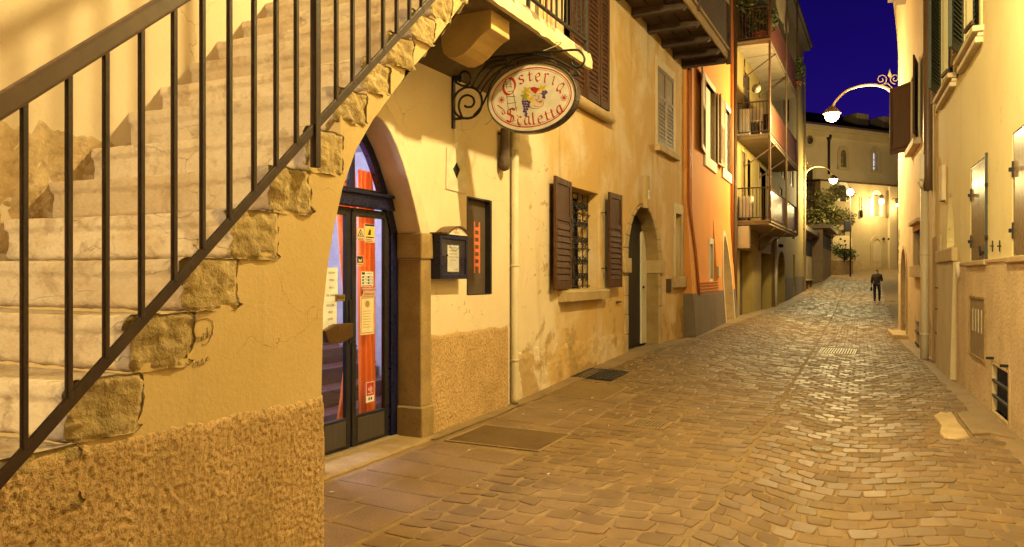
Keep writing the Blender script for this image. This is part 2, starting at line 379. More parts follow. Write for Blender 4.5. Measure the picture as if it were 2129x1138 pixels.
class Nib:
    def __init__(s, mb, f, mi=0): s.mb = mb; s.f = f; s.mi = mi; s.k = 0
    def stroke(s, pts, w, ang=R(38), thin=.012):
        nx, ny = math.cos(ang) * w / 2, math.sin(ang) * w / 2
        for (a, b), (c, d) in zip(pts, pts[1:]):
            dx, dy = c - a, d - b; L = math.hypot(dx, dy) or 1
            px, py = -dy / L * thin, dx / L * thin
            # nib sweep, never thinner than 'thin'
            cr = abs(dx * ny - dy * nx) / L
            q = (nx, ny) if cr > thin else (px + nx * .3, py + ny * .3)
            o = s.k * 4e-5; s.k = (s.k + 1) % 12
            s.mb.add([s.f(a - q[0], b - q[1], o), s.f(a + q[0], b + q[1], o), s.f(c + q[0], d + q[1], o), s.f(c - q[0], d - q[1], o)], [(0, 1, 2, 3)], s.mi)
    def glyph(s, ch, x, y, w, h, rot=0, nib=.2):
        c_, s_ = math.cos(rot), math.sin(rot)
        for st in GLY[ch]:
            pts = []
            for (a, b) in st:
                u, v = (a - .5) * w, (b - .5) * h
                pts.append((x + u * c_ - v * s_, y + u * s_ + v * c_))
            s.stroke(pts, nib * h, thin=.03 * h)
def text_mesh(mb, txt, size, f, mi=0):
    """plain lettering as flat faces, f(x, y) -> point"""
    cu = bpy.data.curves.new('t', 'FONT'); cu.body = txt; cu.size = size; cu.align_x = 'CENTER'; cu.align_y = 'CENTER'
    cu.resolution_u = 2
    o = bpy.data.objects.new('t', cu); COL.objects.link(o)
    dg = bpy.context.evaluated_depsgraph_get(); me = bpy.data.meshes.new_from_object(o.evaluated_get(dg))
    mb.add([f(v.co.x, v.co.y) for v in me.vertices], [tuple(p.vertices) for p in me.polygons], mi)
    bpy.data.objects.remove(o); bpy.data.curves.remove(cu); bpy.data.meshes.remove(me)

# ------------------------------------------------------------------ plaster house (left)
houseA = thing('plaster_house', 'long cream plaster house with an arched glass door and brown louvred shutters', 'house', (-3.86, 9, 0))
def arch(uc, hw, z0, zs, rise, p=1.85, n=20, e=0):
    """opening outline, anticlockwise from the bottom left"""
    L = [(uc - hw - e, z0), (uc + hw + e, z0)]
    for i in range(n + 1):
        t = math.cos(PI * i / n)
        d = abs(t)
        if p == 2: h = (rise + e) * math.sqrt(max(0, 1 - d * d))
        else: h = (rise + e) * (1 - d ** p)
        L.append((uc + (hw + e) * t, zs + h))
    return L
DC, DH, DS, DR = 5.275, .695, 1.9, .95
DM = 5.317
door_in = arch(DC, DH, 0, DS, DR)
def rect(u0, u1, z0, z1): return [(u0, z0), (u1, z0), (u1, z1), (u0, z1)]
BC, BH, BS = 13.2, .95, 1.75
arB = arch(BC, BH, .2, BS, .98, 2)
holesA = [arch(DC, DH, 0, DS, DR, e=.10), rect(9.65, 10.8, 1.32, 2.72), arch(BC, BH, .2, BS, .98, 2, e=.06),
          rect(15.45, 15.95, 1.5, 2.78), rect(14.1, 15.3, 3.95, 5.45), rect(8.55, 10.55, 3.98, 6.3), rect(6.86, 7.41, 1.31, 2.32)]
mb = MB(); mb.holed(FA, [(-4, -.4), (16.15, -.4), (16.15, 9.5), (-4, 9.5)], holesA, .35)
obj('wall', mb, m_plA, houseA)
# stone surround of the glass door
def ring(mb, F, uc, hw, z0, zs, rise, w, o0, o1, p=1.85, n=20):
    a = arch(uc, hw, z0, zs, rise, p, n); b = arch(uc, hw, z0, zs, rise, p, n, e=w)
    a = a[1:] + a[:1]; b = b[1:] + b[:1]; k = len(a)
    vs = []
    for (q, r) in zip(a, b):
        vs += [F.at(*q, o0), F.at(*r, o0), F.at(*r, o1), F.at(*q, o1)]
    fs = []
    for i in range(k - 1):
        c = i * 4; d = c + 4
        for j in range(4): fs.append((c + j, c + (j + 1) % 4, d + (j + 1) % 4, d + j))
    fs += [(0, 1, 2, 3), tuple((k - 1) * 4 + j for j in range(4))[::-1]]
    mb.add(vs, fs)
mb = MB(); ring(mb, FA, DC, DH, 0, DS, DR, .17, -.24, .02)
obj('door_surround', mb, m_stonel, houseA, bevel=.012)
mb = MB()
for sgn in (1, -1):
    u = DC + sgn * DH
    def blk(z0, z1, w, p, dp=.235):
        a, b = (u - p * sgn, u + w * sgn)
        mb.fb(FA, min(a, b), max(a, b), z0, z1, -dp, p + .022)
    for args in ((1.66, 1.90, .21, .02), (0, .30, .19, .025), (.30, 1.66, .172, .004)):
        mb = MB(); blk(*args); obj('jamb_block', mb, m_stone2, houseA, bevel=.014)
# plinth of roughcast between the door and the downpipe
def rough_panel(name, F, u0, u1, z0, z1, o, res, amp, sc, mat, parent, top=None, sl=.012, seed=0, loc=None, **kw):
    nu = max(2, int((u1 - u0) / res)); nz_ = max(2, int((z1 - z0) / res)); mb = MB(); vs = []
    for j in range(nz_ + 1):
        for i in range(nu + 1):
            u = lerp(u0, u1, i / nu); zt = z1 if top is None else top(u); z = lerp(z0, zt, j / nz_)
            q = Vector((u, z, seed))
            d = noise.fractal(q * sc, 1, 2, 3) * amp + abs(noise.noise(q * sc * 2.3)) * amp
            e = min(i, nu - i, j, nz_ - j); k = min(1, e / 4) if nz_ - j < 5 else (1 if e > 1 else (.6 if e == 1 else 0))
            vs.append(F.at(u, z, o * (k if nz_ - j < 5 else 1) + d * k + (.0015 if e else -.01)))
    fs = [(j * (nu + 1) + i, j * (nu + 1) + i + 1, (j + 1) * (nu + 1) + i + 1, (j + 1) * (nu + 1) + i) for j in range(nz_) for i in range(nu)]
    mb.add(vs, fs, 0, True)
    return obj(name, mb, mat, parent, recalc=False, loc=loc, **kw)
rough_panel('roughcast_plinth', FA, 6.15, 7.80, -.1, .95, .010, .0095, .006, 55, m_rough, houseA, top=lambda u: .95 + .03 * noise.noise(Vector((u * 4, 0, 0))))
rough_panel('plaster_plinth', FA, 8.0, 12.05, -.1, 1.0, .002, .03, .012, 6, m_plA, houseA, top=lambda u: .62 + .16 * noise.noise(Vector((u * 2.1, 3, 0))) + .12 * noise.noise(Vector((u * 6, 1, 0))))
rough_panel('exposed_masonry', FA, 1.2, 3.3, .4, 2.3, .002, .02, .011, 9, m_masonry, houseA, top=lambda u: 2.26 + .06 * noise.noise(Vector((u * 5, 3, 0))) + .05 * noise.noise(Vector((u * 16, 5, 0))) + .03 * noise.noise(Vector((u * 45, 5, 0))))

# glass door ----------------------------------------------------------------
frame = MB()
FZ = -.30
ring(frame, FA, DC, DH + .012, 0, DS, DR + .012, -.105, FZ, -.2385)
frame.fb(FA, DC - DH + .03, DC + DH - .03, 2.10, 2.21, FZ + .004, -.20)
frame.fb(FA, DC - DH + .02, DC + DH - .02, 2.205, 2.235, FZ + .01, -.17)
frame.fb(FA, DM - .03, DM + .03, 2.21, 2.80, FZ + .005, -.245)
frame.fb(FA, DC + DH - .115, DC + DH - .06, .03, 2.1, FZ + .01, -.262)
obj('door_frame', frame, m_blue, houseA, bevel=.006)
def leaf(u0, u1, name='glass_door'):
    m = MB(); a, b = -.295, -.255
    for (p, q, r, s_) in ((u0, u0 + .055, .04, 2.09), (u1 - .055, u1, .04, 2.09), (u0 + .055, u1 - .055, .04, .30), (u0 + .055, u1 - .055, 2.02, 2.09)):
        m.fb(FA, p, q, r, s_, a, b)
    d = obj(name, m, m_irond, houseA, bevel=.004)
    m = MB(); m.fb(FA, u0 + .07, u1 - .07, .065, .275, -.27, -.249); obj('kick_panel', m, m_doorp, d, bevel=.004)
    m = MB(); m.fb(FA, u0 + .055, u1 - .055, .30, 2.02, -.281, -.275); obj('pane', m, m_glass, d)
    return d
dl = leaf(DC - DH + .075, DM - .022); dr = leaf(DM + .002, DC + DH - .12)
m = MB(); q = [FA.uv(*p, -.19) for p in ((676, 688), (700, 674), (735, 672), (735, 700), (712, 714), (684, 714))]
m.prism([FA.at(u, z, -.235) for u, z in q], (.045, 0, 0)); hd = obj('handle', m, m_brass, dl, bevel=.008)
m = MB(); m.fb(FA, DM - .05, DM - .025, .93, 1.3, -.255, -.240); obj('lock_plate', m, m_irond, dl, bevel=.003)
m = MB(); m.fb(FA, DC - DH + .02, DC + DH - .02, -.01, .035, -.32, -.20); obj('door_sill', m, m_conc, houseA, bevel=.006)
# fanlight with iron scrolls
m = MB(); poly = [p for p in arch(DC, DH - .09, 2.2, DS, DR - .09) if p[1] >= 2.2]
poly = [(DC - .56, 2.22), (DC + .56, 2.22)] + [p for p in poly[2:] if p[1] > 2.23]
m.prism([FA.at(u, z, -.285) for u, z in poly], (-.005, 0, 0)); obj('fanlight', m, m_glass, houseA)
m = MB()
def spiral(c, r0, r1, turns, a0, n=26): return [(c[0] + lerp(r0, r1, i / n) * math.cos(a0 + turns * 2 * PI * i / n), c[1] + lerp(r0, r1, i / n) * math.sin(a0 + turns * 2 * PI * i / n)) for i in range(n + 1)]
for sgn in (-1,):
    m.tube([FA.at(DM + sgn * u, z, -.245) for u, z in spiral((.15, 2.36), .10, .025, 1.4, PI * .5)], .009, 6)
    m.tube([FA.at(DM + sgn * u, z, -.245) for u, z in spiral((.09, 2.57), .06, .015, 1.3, -PI * .5)], .008, 6)
    m.tube([FA.at(DM + sgn * .27, 2.24, -.245), FA.at(DM + sgn * .22, 2.5, -.245), FA.at(DM + sgn * .04, 2.72, -.245)], .009, 6)
m.tube([FA.at(DC - .53, 2.255, -.245), FA.at(DC + .53, 2.255, -.245)], .010, 6)
obj('fanlight_scrolls', m, m_irond, houseA)

# room behind the glass door
m = MB(); x0, x1, y0, y1, z1 = -7.4, -4.22, 3.7, 7.3, 2.95
m.quad((x0, y0, 0), (x0, y1, 0), (x0, y1, z1), (x0, y0, z1)); m.quad((x0, y0, 0), (x1, y0, 0), (x1, y0, z1), (x0, y0, z1))
m.quad((x0, y1, 0), (x1, y1, 0), (x1, y1, z1), (x0, y1, z1)); m.quad((x0, y0, z1), (x1, y0, z1), (x1, y1, z1), (x0, y1, z1))
m.quad((x0, y0, .0), (x1, y0, .0), (x1, y1, .0), (x0, y1, .0)); obj('room_walls', m, m_iwall, houseA, recalc=False)
m = MB()
for i in range(6):
    m.box((-4.75 - .27 * i, 3.75, .002), (-4.75 - .27 * (i + 1), 7.25, .17 * (i + 1)))
    m.box((-4.72 - .27 * i, 3.76, .17 * (i + 1)), (-4.75 - .27 * (i + 1), 7.24, .17 * (i + 1) + .025))
obj('room_steps', m, m_iwood, houseA, bevel=.004)
# orange curtains hanging behind the panes
def drape(name, tops, bots, zt, zb, tie=None, folds=5, label='', depth=.04, o=-.37):
    m = MB(); nu, nv = 40, 40; vs = []
    for j in range(nv + 1):
        v = j / nv; z = lerp(zt, zb, v)
        a, b = lerp(tops[0], bots[0], v), lerp(tops[1], bots[1], v)
        if tie:
            tz, tu, tw = tie; k = max(0, 1 - (z - tz) / 1.13) if z > tz else max(0, 1 - (tz - z) / .95)
            a, b = lerp(a, tu - tw, k), lerp(b, tu + tw, k)
        for i in range(nu + 1):
            u = lerp(a, b, i / nu)
            vs.append(FA.at(u, z, o + depth * math.sin(i / nu * folds * 2 * PI + 1.3 * math.sin(v * 3)) * (.5 + .5 * math.sin(v * 2 + i * .2) ** 2)))
    m.add(vs, [(j * (nu + 1) + i, j * (nu + 1) + i + 1, (j + 1) * (nu + 1) + i + 1, (j + 1) * (nu + 1) + i) for j in range(nv) for i in range(nu)], 0, True)
    obj(name, m, m_curt, recalc=False, label=label, cat='curtain', loc=FA.at((bots[0] + bots[1]) / 2, zb, o), group='orange curtains of the glass door')
def at_o(px, py, o): return FA.uv(px, py, o)
c0 = at_o(705, 418, -.37); c1 = at_o(738, 418, -.37); tw = at_o(736, 690, -.37); b0 = at_o(690, 870, -.37); b1 = at_o(733, 862, -.37)
drape('curtain', (c0[0] - .02, c1[0]), (b0[0], b1[0]), 2.50, .10, (tw[1], tw[0] - .035, .035), 4, 'orange curtain gathered in the middle behind the left pane of the glass door')
c0 = at_o(744, 430, -.37); c1 = at_o(775, 430, -.37); b0 = at_o(742, 860, -.37); b1 = at_o(776, 855, -.37)
drape('curtain', (c0[0], c1[0] - .01), (b0[0], b1[0] + .02), 2.45, .10, None, 3, 'straight orange curtain strip behind the right pane of the glass door')

# notices stuck on the glass: px corners on the pane, colours, printing
def notice(name, px, mat, label, draw=None, cat='notice', o=-.2725):
    (x0, y0), (x1, y1) = px
    (ua, za), (ub, zb) = FA.uv(x0, y0, o), FA.uv(x1, y1, o)
    F2 = lambda x, y, d=.0012: FA.at(lerp(ua, ub, x), lerp(za, zb, y), o + d)
    m = MB(); m.fb(FA, min(ua, ub), max(ua, ub), min(za, zb), max(za, zb), o - .0005, o + .0006)
    t = thing(name, label, cat, FA.at((ua + ub) / 2, min(za, zb), o), 'notices on the glass door')
    obj('sheet', m, mat, t)
    if draw:
        m = MB(); ms = draw(m, F2); obj('print', m, ms, t, recalc=False)
    return t
def rct(m, F2, x0, y0, x1, y1, mi=0, d=.0012): m.quad(F2(x0, y0, d), F2(x1, y0, d), F2(x1, y1, d), F2(x0, y1, d), mi)
def tx(m, F2, s, x, y, h, wscale=1, mi=0):
    text_mesh(m, s, 1, lambda a, b: F2(x + a * h * wscale, y - b * h, .0018), mi)
def d_warn(m, F2):
    m.add([F2(.05, .70), F2(.95, .70), F2(.5, .05)], [(0, 1, 2)], 0)
    m.add([F2(.2, .63, .002), F2(.8, .63, .002), F2(.5, .2, .002)], [(0, 1, 2)], 1)
    rct(m, F2, .44, .36, .54, .6, 0, .0028); rct(m, F2, .36, .5, .64, .54, 0, .003)
    for y in (.82, .92): rct(m, F2, .08, y, .92, y + .04, 0)
    return [m_ink, m_paper2]
notice('warning_sticker', ((742, 474), (757, 500)), m_paper2, 'small sticker with a black warning triangle on the right door pane', d_warn, 'sticker')
def d_yel(m, F2):
    rct(m, F2, .04, .02, .96, .12, 0); rct(m, F2, .14, .2, .86, .66, 1)
    m.add([F2(.45, .3, .002), F2(.6, .3, .002), F2(.6, .6, .002), F2(.3, .6, .002)], [(0, 1, 2, 3)], 0)
    rct(m, F2, .1, .7, .9, .76, 0, .002); rct(m, F2, .1, .84, .7, .87, 0); rct(m, F2, .1, .92, .8, .95, 0)
    return [m_ink, m_yel]
notice('camera_notice', ((758, 465), (779, 505)), m_paper2, 'yellow and white camera warning notice on the right door pane', d_yel)
def d_tree(m, F2):
    rct(m, F2, .04, .04, .96, .74, 0); m.add([F2(.2, .3, .002), F2(.55, .45, .002), F2(.8, .2, .002), F2(.7, .62, .002), F2(.3, .62, .002)], [(0, 1, 2, 3, 4)], 1)
    rct(m, F2, .1, .86, .9, .92, 0); return [m_ink, m_paper2]
notice('picture_sticker', ((742, 532), (755, 552)), m_paper2, 'small dark green and white picture sticker at the edge of the right door pane', d_tree, 'sticker')
def d_hours(m, F2):
    rct(m, F2, .05, .04, .3, .2, 0); tx(m, F2, 'ORARIO', .65, .13, .14, 1.0)
    for r in range(3):
        for c in range(2): rct(m, F2, .08 + c * .46, .30 + r * .2, .5 + c * .44, .44 + r * .2, 0); rct(m, F2, .2 + c * .46, .325 + r * .2, .46 + c * .44, .415 + r * .2, 1, .002)
    rct(m, F2, .06, .92, .9, .97, 0); return [m_ink, m_paper]
notice('opening_hours_card', ((751, 565), (776, 596)), m_paper, 'opening hours card with a grid of boxes on the right door pane', d_hours)
def d_band(m, F2):
    tx(m, F2, 'RISTORANTE', .55, .25, .3, .62); tx(m, F2, 'PIZZERIA', .55, .72, .3, .62)
    m.add([F2(.0, .1), F2(.1, .5), F2(.0, .9)], [(0, 1, 2)], 0); return [m_ink]
notice('restaurant_sticker', ((752, 599), (780, 617)), plain('rose_paper', (.72, .40, .30), .7), 'pinkish sticker with two lines of dark lettering above the certificate', d_band, 'sticker')
def d_cert(m, F2):
    for (a, b, c, d) in ((.06, .03, .94, .055), (.06, .945, .94, .97), (.06, .05, .10, .95), (.90, .05, .94, .95)): rct(m, F2, a, b, c, d, 0)
    m.add([F2(.5 + .16 * math.cos(i * PI / 8), .2 + .09 * math.sin(i * PI / 8)) for i in range(16)], [tuple(range(16))], 0)
    for i in range(7): rct(m, F2, .2, .38 + .07 * i, .8 - .04 * (i % 3), .395 + .07 * i, 0)
    return [plain('sepia_print', (.45, .27, .10), .8)]
notice('certificate', ((749, 617), (778, 694)), plain('cream_card', (.80, .66, .42), .8), 'tall cream certificate with an ornate sepia border on the right door pane', d_cert)
def d_way(m, F2):
    rct(m, F2, .05, .03, .95, .68, 0); tx(m, F2, 'w@y', .5, .33, .34, .72, 1)
    rct(m, F2, .2, .55, .8, .58, 1, .002); rct(m, F2, .28, .76, .44, .9, 2); rct(m, F2, .54, .76, .72, .9, 2); return [m_red, m_paper, m_ink]
notice('payment_sticker', ((761, 796), (778, 834)), m_paper, 'red and white payment sticker low on the right door pane', d_way, 'sticker')
def d_list(lines):
    def f(m, F2):
        for i, s in enumerate(lines): tx(m, F2, s, .72, (i + .7) / (len(lines) + .6), .085, .9)
        return [m_ink]
    return f
notice('paper_sheet', ((655, 556), (702, 628)), m_paper, 'upper white sheet with black lettering on the left door pane', d_list(['CUCINA', 'TIPICA', 'PIATTI', 'DEL GIORNO']), o=-.2718)
notice('paper_sheet', ((650, 612), (700, 690)), m_paper, 'lower white sheet with a pointed end on the left door pane', d_list(['MENU', 'ALLE ORE', 'VINO', 'CAFFE', 'PANE']), o=-.2735)
def d_push(m, F2): tx(m, F2, 'SPINGERE', .5, .5, .62, .27); return [m_ink]
notice('push_plate', ((697, 613), (719, 626)), plain('ochre_plate', (.34, .24, .10), .4, metal=.5), 'small ochre door plate reading SPINGERE above the handle', d_push, 'plate', o=-.268)

# threshold stone in front of the door, with the pavement edge
m = MB(); nn = 22; vs = []
for i in range(nn + 1):
    y = lerp(3.9, 6.15, i / nn); e = -3.70 - .05 * (i / nn) + .018 * noise.noise(Vector((y * 6, 0, 0)))
    vs += [(-4.12, y, -.05), (-4.12, y, .028), (e - .02, y, .026 + .006 * noise.noise(Vector((y * 5, 1, 0)))), (e, y, .008), (e, y, -.05)]
fs = [(i * 5 + j, i * 5 + (j + 1) % 5, i * 5 + 5 + (j + 1) % 5, i * 5 + 5 + j) for i in range(nn) for j in range(5)]
m.add(vs, fs + [(0, 1, 2, 3, 4), tuple(nn * 5 + j for j in range(5))]); obj('threshold', m, m_stone2, houseA)

# niche beside the menu box with an orange ladder painted on its metal panel
t = thing('recessed_panel', 'dark recessed metal panel with a painted orange ladder beside the menu box', 'panel', FA.at(7.13, 1.31))
m = MB(); m.fb(FA, 6.863, 7.407, 1.313, 2.317, -.075, -.062); obj('panel', m, plain('brown_grey_metal', (.095, .07, .055), .45, spec=.5), t)
m = MB()
for (a, b, c, d) in ((6.858, 6.878, 1.31, 2.32), (7.372, 7.412, 1.31, 2.32), (6.878, 7.372, 2.302, 2.322), (6.878, 7.372, 1.306, 1.318)): m.fb(FA, a, b, c, d, -.062, .004)
obj('frame', m, m_irond, t, bevel=.003)
m = MB(); o = -.0605
la = FA.uv(985, 462, o)[0]; lb = FA.uv(998, 462, o)[0]; zt = FA.uv(991, 462, o)[1]; zb = FA.uv(991, 568, o)[1]
dx = (lb - la)
for i, u in enumerate((la, lb - .03)): m.quad(FA.at(u, zb, o), FA.at(u + .03, zb, o), FA.at(u + .03, zt, o), FA.at(u, zt, o))
for i in range(6):
    z = lerp(zb + .07, zt - .09, i / 5); m.quad(FA.at(la + .03, z, o), FA.at(lb - .03, z, o), FA.at(lb - .03, z + .035, o), FA.at(la + .03, z + .035, o))
obj('painted_ladder', m, m_redo, t, recalc=False)

# menu box
t = thing('menu_box', 'dark blue wall menu box with a curved hood and a typed white menu', 'menu box', FA.at(6.42, 1.47))
A0, A1, Z0, Z1, OD = 6.14, 6.66, 1.475, 1.90, .125
m = MB()
m.fb(FA, A0, A0 + .035, Z0, Z1, .003, OD); m.fb(FA, A1 - .035, A1, Z0, Z1, .003, OD); m.fb(FA, A0 + .035, A1 - .035, Z0, Z0 + .045, .003, OD)
m.fb(FA, A0 + .035, A1 - .035, Z1 - .045, Z1, .003, OD); m.fb(FA, A0 + .035, A1 - .035, Z0 + .045, Z1 - .045, .003, .105)
obj('case', m, m_blue, t, bevel=.004)
hood = [(A0 - .02, Z1)] + [(lerp(A0 + .1, A1 - .0, i / 10), Z1 + .075 * math.sin(PI * i / 10)) for i in range(11)] + [(A1 + .02, Z1)]
m = MB(); pts = hood; k = len(pts)
up = [FA.at(u, z + .012, .0) for u, z in pts] + [FA.at(u, z + .012, OD + .03) for u, z in pts] + [FA.at(u, z, .0) for u, z in pts] + [FA.at(u, z, OD + .03) for u, z in pts]
fs = []
for i in range(k - 1): fs += [(i, i + 1, k + i + 1, k + i), (2 * k + i, 3 * k + i, 3 * k + i + 1, 2 * k + i + 1), (k + i, k + i + 1, 3 * k + i + 1, 3 * k + i), (i, 2 * k + i, 2 * k + i + 1, i + 1)]
m.add(up, fs + [(0, k, 3 * k, 2 * k), (k - 1, 3 * k - 1, 4 * k - 1, 2 * k - 1)]); obj('hood', m, m_brass, t)
m = MB(); m.add([FA.at(u, z - .002, OD + .01) for u, z in hood[1:-1]], [tuple(range(len(hood) - 2))]); gb = obj('gable_plate', m, m_signf, t, recalc=False)
m = MB(); Fg = lambda x, y: FA.at(x, y, OD + .013); text_mesh(m, 'MENU', .04, lambda a, b: FA.at(6.42 + a, Z1 + .02 + b, OD + .012)); m.fb(FA, 6.412, 6.43, Z1 + .04, Z1 + .058, OD + .0105, OD + .012); obj('gable_emblem', m, m_redo, t, recalc=False)
m = MB(); m.fb(FA, 6.30, 6.515, 1.545, 1.80, .1055, .107); sh = obj('menu_sheet', m, m_paper, t)
m = MB()
for i, s in enumerate(['ANTIPASTI DELLA CASA', 'PRIMI PIATTI CALDI', 'SECONDI DI CARNE', 'CONTORNI DI STAGIONE', 'DOLCI E CAFFE']): text_mesh(m, s, .017, lambda a, b, i=i: FA.at(6.405 + a * .9, 1.775 - .03 * i + b, .1078))
text_mesh(m, '2009', .02, lambda a, b: FA.at(6.46 + a, 1.565 + b, .1078)); obj('menu_lettering', m, m_ink, sh, recalc=False)
m = MB(); m.fb(FA, A0 + .04, A1 - .04, Z0 + .05, Z1 - .05, .117, .120); obj('pane', m, m_glass, t)
m = MB(); m.tube([FA.at(6.33 + .2 * i / 12, 1.80 - .05 * math.sin(PI * i / 12), .111) for i in range(13)], .002, 5); m.ball(FA.at(6.27, 1.70, .12), .011); obj('wire_and_lock', m, m_iron, t)

# cover plate with a diamond hole
t = thing('cover_plate', 'cream metal cover plate with a diamond shaped hole above the menu box', 'cover plate', FA.at(6.63, 2.36))
ou = [FA.uv(*p) for p in ((927, 307), (966, 310), (968, 404), (926, 393))]
dm = [FA.uv(*p) for p in ((940, 352), (948, 373), (955, 354), (948, 337))]
m = MB(); m.holed(FA, ou[::-1] if False else ou, [dm], .006, o=.010); obj('plate', m, plain('cream_metal', (.70, .60, .42), .6), t)
m = MB(); m.add([FA.at(u, z, .0035) for u, z in [FA.uv(*p) for p in ((937, 352), (948, 376), (958, 354), (948, 334))]], [(0, 1, 2, 3)]); obj('hole', m, m_dark, t, recalc=False)

# downpipe and the broken outlet beside it
t = thing('downpipe', 'cream downpipe running down the plaster wall right of the ladder panel', 'downpipe', FA.at(7.87, .06, .06))
m = MB(); m.tube([FA.at(7.87, .06, .06), FA.at(7.87, .12, .06), FA.at(7.87, 3.68, .06)], .043, 14); obj('pipe', m, m_pipe, t)
for z in (1.62, 2.95, .55):
    m = MB(); m.lathe(FA.at(7.87, z, .06), [(.046, -.012), (.049, -.01), (.049, .01), (.046, .012)], 14); m.bar(FA.at(7.87, z, .0), FA.at(7.87, z, .03), .03, .02); obj('bracket', m, m_pipe, t)
m = MB(); a = FA.uv(1048, 268, .07); b = FA.uv(1047, 350, .07)
m.lathe(FA.at(a[0], b[1], .075), [(.012, -.03), (.045, -.015), (.068, .03), (.066, .10), (.05, .17), (.045, a[1] - b[1])], 14)
m.bar(FA.at(a[0], a[1] - .05, 0), FA.at(a[0], a[1] - .05, .05), .03, .02)
obj('pipe_outlet', m, surf('rusty_outlet', (.06, .04, .03), (.14, .09, .06), 9, rough=.8, bump=.4), label='rusty bulb ended pipe stub hanging beside the cream downpipe', cat='pipe', loc=FA.at(a[0], b[1], .07))
m = MB()
for (u, z0, z1) in ((7.98, 2.98, 3.66), (8.06, 3.05, 3.66)): m.tube([FA.at(u, z0, .015), FA.at(u, z1, .015)], .009, 6)
obj('conduit', m, m_pipe, label='pair of thin cream conduits under the landing beside the downpipe', cat='conduit', loc=FA.at(8.0, 2.98, .01))
m = MB(); a = FA.uv(1064, 513); m.fb(FA, a[0] - .03, a[0] + .03, a[1] - .035, a[1] + .035, 0, .012); m.fb(FA, a[0] - .018, a[0] + .018, a[1] - .02, a[1] + .012, .012, .016)
obj('doorbell', m, m_irond, label='tiny black bell push on the wall right of the downpipe', cat='doorbell', loc=FA.at(*a), bevel=.002)

# ---------------- shutters
def shutter(mb, o_, du, dz, hgt, wid, nl=9, solid=.36, th=.035):
    """leaf from origin o_ along du (wid) and z (hgt); louvres below, board panel above"""
    du = Vector(du).normalized(); nn = du.cross(Vector((0, 0, 1))); Z = Vector((0, 0, 1)); o_ = Vector(o_)
    def bx(a, b, z0, z1, n0, n1): mb.hexa([o_ + du * a + nn * n0 + Z * z0, o_ + du * b + nn * n0 + Z * z0, o_ + du * b + nn * n1 + Z * z0, o_ + du * a + nn * n1 + Z * z0,
                                           o_ + du * a + nn * n0 + Z * z1, o_ + du * b + nn * n0 + Z * z1, o_ + du * b + nn * n1 + Z * z1, o_ + du * a + nn * n1 + Z * z1])
    st = .075; zs = hgt * (1 - solid)
    bx(0, st, 0, hgt, 0, th); bx(wid - st, wid, 0, hgt, 0, th)
    for (a, b) in ((0, .11), (zs - .03, zs + .04), (hgt - .08, hgt)): bx(st, wid - st, a, b, .002, th - .002)
    bx(st, wid - st, .1, hgt - .05, th * .5 - .004, th * .5 + .004)
    n_ = nl
    for i in range(n_):
        z = lerp(.115, zs - .06, i / n_); z2 = lerp(.115, zs - .06, (i + 1) / n_)
        for (q0, q1) in ((.003, th * .5), (th - .003, th * .5)):
            mb.hexa([o_ + du * a + nn * n0 + Z * zz for (zz, n0_) in ((z, q0), (z2 - .012, q1)) for (a, n0) in ((st, n0_), (wid - st, n0_), (wid - st, n0_ + (.006 if q0 > q1 else -.006)), (st, n0_ + (.006 if q0 > q1 else -.006)))])
def hinge_set(parent, pts):
    for p in pts: m = MB(); m.bar(p - Vector((0, 0, .035)), p + Vector((0, 0, .035)), .022, .022); m.bar(p, p - FA.n * .07, .018, .014); obj('hinge', m, m_irond, parent, bevel=.003)
